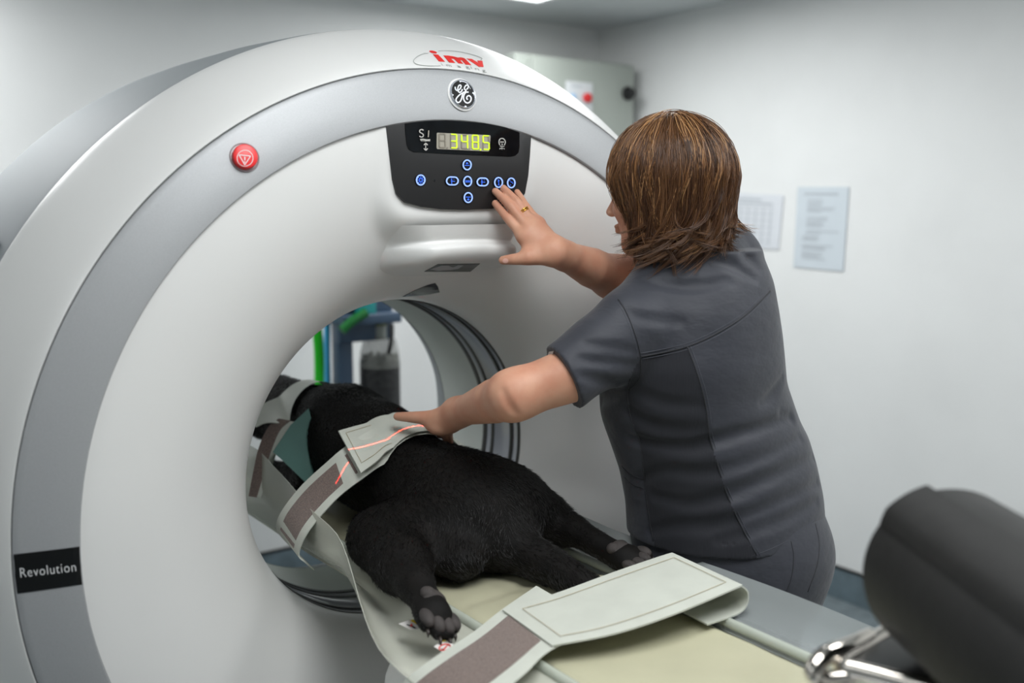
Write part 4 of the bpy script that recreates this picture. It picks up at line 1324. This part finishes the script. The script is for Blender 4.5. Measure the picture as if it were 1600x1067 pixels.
# ------------------------------------------------------------------ the woman
M_SKIN = mat('skin', (203, 153, 127), 0.5, spec=0.35, noise_amt=0.06, noise_scale=26, rgb2=(194, 138, 113), bump=0.12, bump_scale=420, bump_dist=0.0008, sss=0.12)
M_CLOTH = mat('slate_scrub_cloth', (47, 49, 57), 0.6, spec=0.35, noise_amt=0.06, noise_scale=8, bump=0.35, bump_scale=16, bump_dist=0.010, sheen=0.15, aniso=(1, 1, 1.8))
M_RIB = mat('dark_ribbed_cloth', (36, 37, 42), 0.75, spec=0.2, bump=0.3, bump_scale=260, bump_dist=0.0015, aniso=(1, 1, .05), sheen=0.1)
M_SEAM = mat('seam_thread', (30, 31, 36), 0.7)
M_SEAM2 = mat('pale_seam_thread', (62, 64, 72), 0.7)
M_GOLD = mat('gold', (236, 186, 84), 0.18, metal=1.0)
M_SHOE = mat('white_clog', (206, 206, 204), 0.5)
M_TAGW = mat('tag_white', (206, 206, 206), 0.5); M_TAGB = mat('tag_blue', (110, 150, 178), 0.5); M_TAGR = mat('tag_orange', (206, 96, 66), 0.5)
wom = thing('person', 'person with brown shoulder-length hair in slate grey scrubs reaching to the scanner panel', 'person')

LS, LE, LW = Vector(at_d(974, 516, 1.775)), Vector(at_d(803, 617, 1.725)), Vector(at_d(714, 645, 1.92))
RS, RE, RW = Vector((.52, -.22, 1.37)), Vector((.325, -.085, 1.342)), Vector(at_d(868, 393, 1.845))

# --- bare body: head, neck, arms and hands, plus what the clothes cover
B1 = Field((.05, -.55, .0), (.75, .05, 1.46), .007)
B1.chain([(.47, -.28, .86), (.45, -.27, 1.02), (.40, -.26, 1.18), (.36, -.25, 1.30)], [.12, .115, .115, .10], .06)
B1.chain([(.36, -.25, 1.30), (.335, -.245, 1.40)], [.07, .052], .03)
for s_, hx in ((-1, .39), (1, .55)):
    B1.chain([(hx, -.28, .84), (hx - .005, -.27, .48), (hx - .005, -.30, .12), (hx, -.27, .06), (hx + .01, -.16, .035)], [.085, .056, .036, .036, .028], .03)
B1.cone(LS, Vector((.30, -.25, 1.33)), .045, .05, .03)
B1.cone(RS, Vector((.42, -.24, 1.36)), .045, .05, .03)
parts = [B1.mesh(0)]

FL = Field((-.13, -.36, .98), (.25, .14, 1.36), .0022)
mid = Vector(at_d(886, 588, 1.735))
FL.chain([LS + Vector((.02, 0, 0)), LS.lerp(mid, .62) + Vector((.004, 0, .001)), mid, LE], [.034, .040, .0475, .0405], .01)
fm = LE.lerp(LW, .30)
FL.chain([LE, fm, LE.lerp(LW, .75), LW], [.0405, .0405, .0300, .0262], .03)
def P(px, py, d): return Vector(at_d(px, py, d))
# hand lying on the dog's back: thumb forward along the strap edge, fingers over the far side
FL.ell(P(693, 661, 1.955), (.033, .036, .018), .02, R=[[.80, -.58, .1], [.55, .80, .2], [-.2, -.1, .97]])
FL.cone(LW, P(690, 661, 1.96), .0265, .022, .02)
FL.chain([P(700, 652, 1.93), P(676, 653, 1.945), P(650, 652, 1.96), P(621, 650.5, 1.985)], [.020, .0150, .0120, .0082], .015)
for tx, ty, dd, m in ((703, 690, 2.03, (700, 676, 1.99)), (697, 686, 2.05, (692, 672, 2.00)), (688, 680, 2.065, (684, 668, 2.01)), (678, 674, 2.075, (675, 663, 2.01))):
    FL.chain([P(694, 662, 1.965), P(*m), P(tx, ty, dd)], [.014, .0095, .0072], .010)
FL.cone(LW, LW.lerp(LE, .12), .0275, .0275, .01)
v_, q_ = FL.mesh(0)
T_ARM = BVHTree.FromPolygons([Vector(v) for v in v_.tolist()], [tuple(q) for q in q_.tolist()])
cp = []
for p_ in ((786, 612), (790, 622), (795, 632), (801, 641), (806, 646)):
    loc, n = hit(T_ARM, *p_)
    cp.append(loc + n * .0030)
FL.groove(catmull(cp, 3), [.002 + .0024 * math.sin(math.pi * i / 12) for i in range(13)], .012)
parts.append(FL.mesh(1))

FR = Field((.02, -.32, 1.28), (.60, .04, 1.58), .0022)
FR.chain([RS, RS.lerp(RE, .5), RE], [.052, .047, .041], .02)
FR.chain([RE, RE.lerp(RW, .4), RE.lerp(RW, .82), RW], [.040, .039, .0275, .0255], .025)
tips = [((774, 318), 1.882), ((774, 299), 1.886), ((787, 294), 1.888), ((808, 300), 1.892)]
pips = [((795, 343), 1.858), ((798, 322), 1.858), ((808, 316), 1.864), ((821, 321), 1.873)]
mcps = [((817, 368), 1.850), ((826, 357), 1.852), ((834, 350), 1.858), ((842, 349), 1.866)]
rads = [(.0098, .0085, .0070), (.0100, .0086, .0071), (.0097, .0082, .0067), (.0088, .0073, .0060)]
for (t, td), (p, pd), (m, md), (a, b, c) in zip(tips, pips, mcps, rads):
    T, Pp, Mm = P(*t, td), P(*p, pd), P(*m, md)
    dip = Pp.lerp(T, .52) + Vector((-.3, -.55, .1)) * .002
    FR.chain([Mm, Pp, dip, T], [a, b * 1.04, (b + c) / 2, c], .0025)
    FR.cone(RW.lerp(Mm, .15), Mm, .0155, a * 1.12, .014)
    FR.ell(Mm - FW * .004, (.0095, .0095, .0085), .008)
FR.ell(P(838, 380, 1.855), (.030, .015, .030), .018)
th = [P(858, 400, 1.838), P(826, 403.5, 1.832), P(803, 405, 1.838), P(786, 406.5, 1.846)]
FR.chain(th, [.0165, .0125, .0105, .0082], .014)
FR.chain([P(848, 392, 1.842), P(826, 398, 1.838)], [.016, .011], .015)
FR.cone(RW, RW.lerp(RE, .15), .0262, .0272, .012)
parts.append(FR.mesh(1))

HC = Vector(at_d(1036, 304, 1.85))
hf = Vector((-.44, .90, -.05)).normalized(); hr = hf.cross(Vector((0, 0, 1))).normalized(); hu = hr.cross(hf)
HRM = [list(hr), list(hf), list(hu)]
def HP(r, f, u): return HC + hr * r + hf * f + hu * u
FH = Field((.12, -.42, 1.30), (.50, -.02, 1.68), .0028)
FH.ell(HP(0, -.008, .022), (.073, .092, .092), .02, R=HRM)                    # skull
FH.ell(HP(0, .032, -.035), (.056, .055, .075), .03, R=HRM)                    # face
FH.ell(HP(0, .062, -.094), (.022, .020, .018), .025, R=HRM)                   # chin
for s_ in (-1, 1):
    FH.ell(HP(s_ * .032, .066, -.022), (.024, .018, .018), .02, R=HRM)        # cheeks
    FH.ell(HP(s_ * .031, .086, .008), (.0135, .010, .008), .008, 'sub', R=HRM)  # eye hollows
    FH.ell(HP(s_ * .031, .077, .007), (.0115, .0115, .010), .003, R=HRM)      # eyes
    FH.ell(HP(s_ * .074, -.005, -.012), (.008, .020, .030), .008, R=HRM)      # ears
FH.chain([HP(0, .088, .012), HP(0, .098, -.012), HP(0, .106, -.027)], [.006, .0072, .0088], .010)   # nose
for s_ in (-1, 1): FH.ell(HP(s_ * .010, .098, -.031), (.0075, .009, .006), .006, R=HRM)
FH.ell(HP(0, .088, -.055), (.021, .0085, .0052), .005, R=HRM)                 # lips
FH.ell(HP(0, .087, -.064), (.018, .0085, .0058), .005, R=HRM)
FH.ell(HP(0, .1005, -.0595), (.018, .005, .0012), .002, 'sub', R=HRM)
FH.chain([HP(0, -.015, -.05), HP(.0, -.035, -.13), Vector((.335, -.245, 1.36))], [.055, .052, .060], .03)
parts.append(FH.mesh(1))
bo_ = link('body', np_mesh(parts), M_SKIN, wom)
# nails
def nail(c, n, d, l, w):
    n = Vector(n).normalized(); d = Vector(d); d = (d - n * d.dot(n)).normalized(); r = d.cross(n)
    vs = []
    for i in range(9):
        q = 2 * math.pi * i / 9
        a, b = math.cos(q), math.sin(q)
        vs.append(c + d * a * l + r * b * w - n * (.0012 * b * b))
    return link('fingernail', pyd(vs + [c + n * .0004], [(i, (i + 1) % 9, 9) for i in range(9)]), M_NAIL, wom)
M_NAIL = mat('fingernail', (220, 172, 158), 0.22)
T_BODY = bvh(bo_)
for px, py in ((790, 407.5),):
    l, n = hit(T_BODY, px, py)
    nail(l + n * .0006, n, ray(785, 407) - ray(800, 405), .0062, .0048)
# gold ring
mR, pR = P(*mcps[2][0], mcps[2][1]), P(*pips[2][0], pips[2][1])
rc = mR.lerp(pR, .62); rd = (pR - mR).normalized()
for o_, rr_ in ((0, .0016), (.0035, .0012)):
    q = Vector((0, 0, 1)).rotation_difference(rd)
    tube('ring', [rc - rd * o_ + q @ Vector((math.cos(a) * .0098, math.sin(a) * .0098, 0)) for a in np.linspace(0, 2 * math.pi, 25)[:-1]], rr_, M_GOLD, wom, 8, closed=True)

# --- scrub top
RW_ = [(960, 984, 1288, 1.99), (900, 984, 1290, 1.98), (836, 982, 1291, 1.97), (776, 979, 1286, 1.97), (728, 970, 1276, 1.965), (684, 955, 1263, 1.955), (660, 946, 1250, 1.95), (640, 940, 1243, 1.94), (599, 938, 1229, 1.92), (560, 950, 1226, 1.90), (520, 968, 1222, 1.89), (480, 985, 1216, 1.88), (440, 1003, 1208, 1.88), (400, 1022, 1190, 1.88)]
tz, tc, trx = [], [], []
for row, l, r, d in RW_:
    c = at_d((l + r) / 2, row, d)
    tz.append(c.z); tc.append((c.x, c.y)); trx.append((r - l) / 2 * d / FPX / .93)
tz = np.array(tz); o_ = np.argsort(tz); tz = tz[o_]; tc = np.array(tc)[o_]; trx = np.array(trx)[o_]
def torso(F, grow=0.0, zlo=.0, zhi=2.0, k=.03):
    g = F.sub((-1, -1, zlo), (2, 2, zhi))
    sl, X, Y, Z = g
    z = Z.ravel()
    zf = np.linspace(z.min(), z.max(), len(z))
    def sm(v):
        a = np.interp(np.concatenate([z[0] - F.h * np.arange(12, 0, -1), z, z[-1] + F.h * np.arange(1, 13)]), tz, v)
        kern = np.hanning(15); kern /= kern.sum()
        return np.convolve(a, kern, 'same')[12:-12]
    cx, cy, rx = sm(tc[:, 0])[None, None, :], sm(tc[:, 1])[None, None, :], (sm(trx) + grow)[None, None, :]
    ry = rx * .80
    yaw = .10
    x = (X - cx) * math.cos(yaw) + (Y - cy) * math.sin(yaw); y = -(X - cx) * math.sin(yaw) + (Y - cy) * math.cos(yaw)
    x, y = x / rx, y / ry
    q = (np.abs(x) ** 2.3 + np.abs(y) ** 2.3) ** (1 / 2.3)
    d = ((q - 1) * np.minimum(rx, ry)).astype(np.float32)
    F.put(sl, d, k, 'add')
TOP = Field((.03, -.56, .83), (.74, .02, 1.50), .0036)
torso(TOP, 0, .83, 1.40, .02)
NB = Vector((.345, -.25, 1.375))
TOP.cone(NB + Vector((-.01, 0, -.01)), LS + Vector((.02, 0, .012)), .062, .060, .04)
TOP.cone(NB + Vector((.02, 0, .015)), RS + Vector((-.035, 0, .018)), .066, .070, .04)
TOP.cone((.40, -.25, 1.33), (.36, -.25, 1.25), .10, .12, .05)
sl_end = Vector(at_d(881, 590, 1.733))
TOP.chain([LS + Vector((.012, 0, .006)), LS.lerp(sl_end, .5), sl_end, sl_end.lerp(LE, .25)], [.060, .060, .0605, .061], .03)
TOP.cone(LS.lerp(sl_end, .35) + Vector((0, 0, -.01)), Vector((.22, -.27, 1.20)), .05, .045, .04)
rs_end = RS.lerp(RE, .45)
TOP.chain([RS, rs_end, RS.lerp(RE, .6)], [.064, .060, .060], .03)
coarse = TOP.mesh(0)
T_C = BVHTree.FromPolygons([Vector(v) for v in coarse[0].tolist()], [tuple(q) for q in coarse[1].tolist()])
def c6(x, y): return (820 + x / 2.32, 500 + y / 2.32)
def c5(x, y): return (800 + x / 2.668, 150 + y / 2.668)
FOLDS = [  # (picture polyline, groove radius, depth)
    ([c6(*p) for p in [(378, 425), (470, 452), (600, 462), (680, 440), (800, 408), (920, 372), (1010, 345)]], .011, .008),
    ([c6(*p) for p in [(420, 572), (520, 545), (620, 556), (730, 540), (860, 500), (1000, 430)]], .010, .004),
    ([c6(*p) for p in [(470, 640), (600, 668), (720, 640), (850, 590), (1010, 520), (1050, 500)]], .012, .006),
    ([c6(*p) for p in [(450, 765), (560, 748), (700, 742), (800, 715), (930, 660), (1062, 590)]], .012, .006),
    ([c6(*p) for p in [(700, 800), (840, 760), (960, 715), (1060, 660)]], .010, .004),
    ([c6(*p) for p in [(380, 250), (500, 300), (640, 310)]], .010, .003),
    ([c6(*p) for p in [(370, 330), (450, 380), (560, 400), (650, 395)]], .010, .004),
    ([c6(*p) for p in [(860, 300), (900, 270), (935, 210)]], .010, .004),
    ([c6(*p) for p in [(200, 142), (280, 150), (400, 165)]], .007, .005),
    ([c6(*p) for p in [(215, 205), (270, 222), (330, 230), (400, 225)]], .008, .005),
    ([c6(*p) for p in [(225, 88), (300, 98), (390, 112)]], .007, .003),
    ([c6(*p) for p in [(250, 300), (320, 270), (390, 240)]], .008, .006),
    ([c5(*p) for p in [(560, 770), (680, 790), (800, 790), (900, 770)]], .009, .004),
    ([c5(*p) for p in [(850, 690), (930, 710), (1010, 760)]], .008, .005),
    ([c5(*p) for p in [(940, 640), (990, 670), (1030, 720)]], .008, .004),
    ([c5(*p) for p in [(480, 900), (560, 930), (700, 940)]], .008, .002),
]
for pl, gr, dp in FOLDS:
    pts = []
    for p in catmull([(q[0], q[1], 0) for q in pl], 7):
        loc, n = hit(T_C, p.x, p.y)
        pts.append(loc + n * (gr - dp * (.7 if (pl[0][0] < 985 and pl[0][1] < 640) else 1.05)))
    for _ in range(2):
        pts = [pts[0]] + [(pts[i - 1] + pts[i] * 2 + pts[i + 1]) / 4 for i in range(1, len(pts) - 1)] + [pts[-1]]
    m = len(pts)
    rad = [gr * (0.35 + 0.65 * math.sin(math.pi * i / (m - 1))) for i in range(m)]
    TOP.groove(pts, rad, .016)
# openings
sd = (LE - LS).normalized(); sd2 = (sl_end - LS).lerp(LE - sl_end, .5).normalized()
TOP.plane(sl_end, (sd2 + Vector((0, 0, .06))).normalized(), sl_end - Vector((.16, .12, .11)), sl_end + Vector((.060, .12, .10)))
TOP.chain([sl_end + sd2 * .042, sl_end + sd2 * .08], [.0555, .0555], .003, 'sub')
rdv = (RE - RS).normalized()
TOP.plane(rs_end, rdv, rs_end - Vector((.13, .04, .10)), rs_end + Vector((.02, .14, .10)))
TOP.chain([rs_end - rdv * .02, rs_end + rdv * .05], [.054, .054], .003, 'sub')
TOP.cone(Vector((.335, -.245, 1.36)), Vector((.325, -.24, 1.50)), .060, .062, .008, 'sub')
zz_ = (TOP.lo[2] + TOP.h * np.arange(TOP.n[2]))[None, None, :]
xx_ = (TOP.lo[0] + TOP.h * np.arange(TOP.n[0]))[:, None, None]
hemz = .858 + (xx_ - .35) * -.02
TOP.F = np.maximum(TOP.F, (hemz - zz_).astype(np.float32))
torso2 = Field.__new__(Field); torso2.lo, torso2.h, torso2.n = TOP.lo, TOP.h, TOP.n; torso2.F = np.full(TOP.F.shape, .3, np.float32)
torso(torso2, -.007, .83, .90, .001)
TOP.F = np.maximum(TOP.F, np.where(zz_ < .885, -torso2.F, -1).astype(np.float32))
Vt, Qt = TOP.mesh(1)
cen = Vt[Qt].mean(1)
nrm = np.cross(Vt[Qt[:, 2]] - Vt[Qt[:, 0]], Vt[Qt[:, 3]] - Vt[Qt[:, 1]])
rel = cen - np.array(CAMP)
dz = rel @ np.array(FW)
pxx = 800 + FPX * (rel @ np.array(RT)) / dz; pyy = 533.5 - FPX * (rel @ np.array(UP)) / dz
def inpoly(poly, x, y):
    c = np.zeros(len(x), bool); j = len(poly) - 1
    for i in range(len(poly)):
        (xi, yi), (xj, yj) = poly[i], poly[j]
        k = ((yi > y) != (yj > y)) & (x < (xj - xi) * (y - yi) / (yj - yi + 1e-9) + xi)
        c ^= k; j = i
    return c
PANEL = [(1003, 557), (1038, 550), (1074, 541), (1090, 585), (1103, 635), (1108, 680), (1120, 722), (1135, 770), (1157, 820), (1182, 869), (1182, 895), (1030, 895), (1022, 850), (1012, 795), (1004, 725), (1000, 690), (986, 655), (980, 615), (988, 580)]
sel = inpoly(PANEL, pxx, pyy) & ((nrm * rel).sum(1) < 0)
def submesh(V, Q, k):
    q = Q[k]; u, inv = np.unique(q, return_inverse=True)
    return V[u], inv.reshape(q.shape).astype(np.int32)
top = link('scrub_top', np_mesh([submesh(Vt, Qt, ~sel)]), M_CLOTH, wom)
top['label'] = 'slate grey short-sleeved scrub top'
sp = link('side_panel', np_mesh([submesh(Vt, Qt, sel)]), M_RIB, top)
sp['label'] = 'darker ribbed side panel'
T_TOP = BVHTree.FromPolygons([Vector(v) for v in Vt.tolist()], [tuple(q) for q in Qt.tolist()])
def seam(pts, r=.0010, m=None, off=.0002, n=6):
    P_ = []
    pp = catmull([(p[0], p[1], 0) for p in pts], n)
    for p in pp:
        loc, nn = hit(T_TOP, p.x, p.y)
        P_.append(loc + nn * off)
    # smooth
    for _ in range(3):
        P_ = [P_[0]] + [(P_[i - 1] + P_[i] * 2 + P_[i + 1]) / 4 for i in range(1, len(P_) - 1)] + [P_[-1]]
    return link('seam', tube_me(P_, r, 6), m or M_SEAM, top)
back_seam = [(1074, 541), (1090, 585), (1103, 635), (1108, 680), (1120, 722), (1135, 770), (1157, 820), (1182, 867)]
seam(back_seam, .0014); seam([(x + 5, y) for x, y in back_seam], .0007, M_SEAM2)
seam([(988, 580), (980, 615), (986, 655), (1000, 690), (1004, 725), (1012, 795), (1021, 845)], .0012)
yoke = [(1002, 557), (1040, 550), (1076, 541), (1120, 521), (1165, 492), (1203, 455)]
seam(yoke, .0015); seam([(x - 1, y - 5) for x, y in yoke], .0007, M_SEAM2); seam([(x + 1, y + 4) for x, y in yoke], .0007, M_SEAM2)
seam([(966, 468), (978, 486), (988, 510), (996, 535), (1001, 560), (1000, 590), (985, 608)], .0012)
seam([(963, 470), (974, 487), (984, 511), (992, 536), (997, 560)], .0006, M_SEAM2)
seam([(854, 552), (872, 580), (893, 608), (914, 626)], .0008, M_SEAM2)
seam([(1120, 882), (1182, 866), (1230, 845), (1272, 812)], .0007, M_SEAM2)
seam([(972, 728), (985, 741), (1004, 748)], .0012); seam([(975, 745), (988, 757), (1005, 763)], .0008)
# small tag on the sleeve hem
l, n = hit(T_TOP, 853, 551)
tq = [(846, 557), (850, 545), (858, 543), (854, 560)]
tg = decal('sleeve_tag', T_TOP, [[(855, 562), (859, 549), (866, 548), (861, 566)]], M_TAGW, top, .002, 5, .0012)
# --- trousers and shoes
TR = Field((.20, -.56, .06), (.74, -.02, .90), .006)
torso(TR, -.012, .70, .90, .02)
for hx in (.385, .545):
    TR.chain([(hx, -.29, .80), (hx, -.275, .50), (hx - .003, -.29, .10)], [.125, .092, .082], .05)
TR.ell((.47, -.37, .80), (.15, .11, .11), .05)
TR.F = np.maximum(TR.F, (.09 - (TR.lo[2] + TR.h * np.arange(TR.n[2])))[None, None, :].astype(np.float32))
Vr, Qr = TR.mesh(1)
trs = link('trousers', np_mesh([(Vr, Qr)]), M_CLOTH, wom)
trs['label'] = 'slate grey scrub trousers'
T_TR = bvh(trs)
def tseam(pts, r=.0011):
    P_ = []
    for p in catmull([(p[0], p[1], 0) for p in pts], 6):
        loc, nn = hit(T_TR, p.x, p.y); P_.append(loc)
    link('seam', tube_me(P_, r, 6), M_SEAM, trs)
tseam([(1236, 845), (1240, 870), (1236, 905), (1225, 930)]); tseam([(1274, 818), (1280, 850), (1276, 885), (1262, 925)])
for hx in (.385, .545):
    SH = Field((hx - .08, -.36, 0), (hx + .09, -.06, .12), .004)
    SH.chain([(hx, -.30, .045), (hx + .003, -.22, .045), (hx + .01, -.12, .035)], [.045, .043, .042], .02)
    SH.F = np.maximum(SH.F, (.002 - (SH.lo[2] + SH.h * np.arange(SH.n[2])))[None, None, :].astype(np.float32))
    link('shoe', np_mesh([SH.mesh(0)]), M_SHOE, wom)
# --- hair: a solid under-layer and combed locks over it
M_HAIRB = mat('hair_underlayer', (78, 51, 33), 0.6, spec=0.2)
M_HAIR = bpy.data.materials.new('brown_hair'); M_HAIR.use_nodes = True
nt = M_HAIR.node_tree; b_ = nt.nodes['Principled BSDF']
hi = nt.nodes.new('ShaderNodeHairInfo'); cr = nt.nodes.new('ShaderNodeValToRGB')
e_ = cr.color_ramp.elements
e_[0].position = 0.0; e_[0].color = s2l((58, 36, 22)); e_[1].position = 1.0; e_[1].color = s2l((190, 146, 100))
for ps, c in ((.35, (82, 54, 34)), (.65, (104, 72, 46)), (.86, (142, 99, 60))):
    k_ = e_.new(ps); k_.color = s2l(c)
at = nt.nodes.new('ShaderNodeAttribute'); at.attribute_name = 'tone'
nt.links.new(at.outputs['Fac'], cr.inputs[0]); nt.links.new(cr.outputs[0], b_.inputs['Base Color'])
b_.inputs['Roughness'].default_value = .32; b_.inputs['Specular IOR Level'].default_value = .4
HB = Field((.10, -.46, 1.28), (.56, .0, 1.70), .004)
HB.ell(HP(0, -.022, .026), (.088, .103, .102), .02, R=HRM)
HB.chain([HP(.030, -.040, .0), HP(.032, -.042, -.07), HP(.03, -.040, -.105)], [.050, .048, .034], .03)
HB.chain([HP(-.030, -.040, .0), HP(-.032, -.042, -.07), HP(-.03, -.040, -.105)], [.050, .048, .034], .03)
HB.chain([HP(-.062, .005, .02), HP(-.066, .012, -.05), HP(-.06, .01, -.105)], [.028, .026, .018], .02)
HB.chain([HP(.062, .005, .02), HP(.066, .012, -.05), HP(.06, .01, -.105)], [.028, .026, .018], .02)
HB.ell(HP(0, .092, -.03), (.058, .060, .085), .015, 'sub', R=HRM)
HB.cone(HP(0, .075, -.12), HP(0, .02, -.20), .06, .06, .01, 'sub')
hb = link('hair', np_mesh([HB.mesh(2)]), M_HAIRB, wom)
hb['label'] = 'brown shoulder-length layered hair with golden streaks'
rg = np.random.default_rng(5)
strands, radii, tones = [], [], []
R_, F_, U_ = np.array(hr), np.array(hf), np.array(hu)
C0 = np.array(HP(0, -.020, .026))
def shell(az, pol, lay):
    """az 0 = face side, pol 0 = crown."""
    a = np.array([.090 + lay, .105 + lay, .104 + lay])
    return C0 + R_ * a[0] * math.sin(pol) * math.sin(az) + F_ * a[1] * math.sin(pol) * math.cos(az) + U_ * a[2] * math.cos(pol)
NP = 20
def lock(az, pol0, length, wave, flip, lay, tone, n, wid, side):
    """One lock from the scalp: follows the head, then hangs and its end curls round."""
    ph = rg.uniform(0, 6.28); wl = rg.uniform(.10, .16)
    drift = rg.normal(0, .10)
    path = []
    s_on = 0.115 * (1.62 - pol0)
    e0 = rg.uniform(.040, .110); rc = rg.uniform(.045, .13); sg = side if side else (1 if rg.random() < .5 else -1)
    tang = R_ * math.cos(az) - F_ * math.sin(az)
    out = (R_ * math.sin(az) + F_ * math.cos(az))
    fr = max(0, math.cos(az) + .25)
    q = None; ds = length / (NP - 1)
    for i in range(NP):
        s_ = length * i / (NP - 1)
        if s_ < s_on:
            q = shell(az + drift * s_ / length, pol0 + s_ / .115, lay)
        else:
            if q is None: q = shell(az, 1.62, lay)
            e = s_ - s_on
            th = min(1.45, max(0, e - e0) / rc)
            d = np.array([0, 0, -1.0]) * math.cos(th) + tang * (sg * math.sin(th)) + out * (flip * .5 * math.sin(th) - .12) - F_ * (fr * (.30 if az < 0 else .12))
            q = q + d * ds
        amp = wave * max(0, s_ - .04) / .15
        path.append(q + tang * amp * math.sin(6.28 * s_ / wl + ph) + out * amp * .6 * math.sin(6.28 * s_ / wl + ph + 1.3))
    path = np.array(path)
    t = np.linspace(0, 1, NP)[:, None]
    for _ in range(n):
        o = rg.normal(0, 1, 3) * wid
        o2 = rg.normal(0, 1, 3) * wid * .7
        c = 1 - .45 * np.abs(2 * t - 1.0)
        w_ = (o * (1 - t) + o2 * t) * c + rg.normal(0, .0007, 3) * np.sin(t * rg.uniform(4, 14) + rg.uniform(0, 6))
        cut = rg.uniform(.66, 1.0)
        ss_ = np.linspace(0, cut, NP)
        pth = np.stack([np.interp(ss_, t[:, 0], path[:, k]) for k in range(3)], 1) + w_
        strands.append(pth)
        radii.append(.00042 * np.concatenate([np.ones(NP - 4), [.9, .75, .55, .3]]))
        tones.append(np.clip(tone + rg.normal(0, .17), 0, 1))
for k in range(760):
    az = rg.uniform(-math.pi, math.pi)
    pol0 = abs(rg.normal(0, .50)) - .22
    if pol0 > 1.2: continue
    fa = abs(az)
    if fa < .50 and pol0 > .35: continue
    length = .115 * (1.62 - pol0) + rg.uniform(.09, .175)
    if fa < .75:
        length *= rg.uniform(.78, .95)
        az = math.copysign(max(fa, .62), az)
    tone = np.clip(rg.normal(.47, .16) + (.16 if -1.6 < az < 0 else 0) + (.22 if rg.random() < .13 else 0), 0, 1)
    lock(az, pol0, length, rg.uniform(.003, .010), rg.uniform(-.6, .9), rg.uniform(-.004, .012), tone, 30, .0062, 0 if rg.random() < .4 else 1)
for k in range(380):                                              # curls along the bottom, the shade there painted in as darker strand tone
    az = rg.uniform(.9, 2 * math.pi - .75)
    if az > math.pi: az -= 2 * math.pi
    pol0 = rg.uniform(1.0, 1.5)
    lock(az, pol0, .115 * (1.62 - pol0) + rg.uniform(.10, .19), rg.uniform(.005, .013), rg.uniform(-.6, 1.3), rg.uniform(-.008, .016), np.clip(rg.normal(.37, .15), 0, 1), 24, .0048, 0 if rg.random() < .45 else 1)
for k in range(70):                                               # flyaways
    az = rg.uniform(-math.pi, math.pi); pol0 = abs(rg.normal(0, .6))
    lock(az, pol0, rg.uniform(.08, .2), .004, rg.uniform(0, 2), rg.uniform(.008, .020), .7, 2, .004, 0)
for k in range(30):                                               # fringe blown forward over the brow
    az = rg.uniform(-.75, -.20)
    lock(az, rg.uniform(.25, .6), rg.uniform(.11, .150), .003, .0, rg.uniform(.006, .020), rg.uniform(.5, .85), 12, .004, 0)
so = hair_obj('strands', strands, radii, M_HAIR, hb)
ta = so.data.attributes.new('tone', 'FLOAT', 'CURVE')
ta.data.foreach_set('value', np.array(tones, np.float32))
tag(so, kind='stuff')
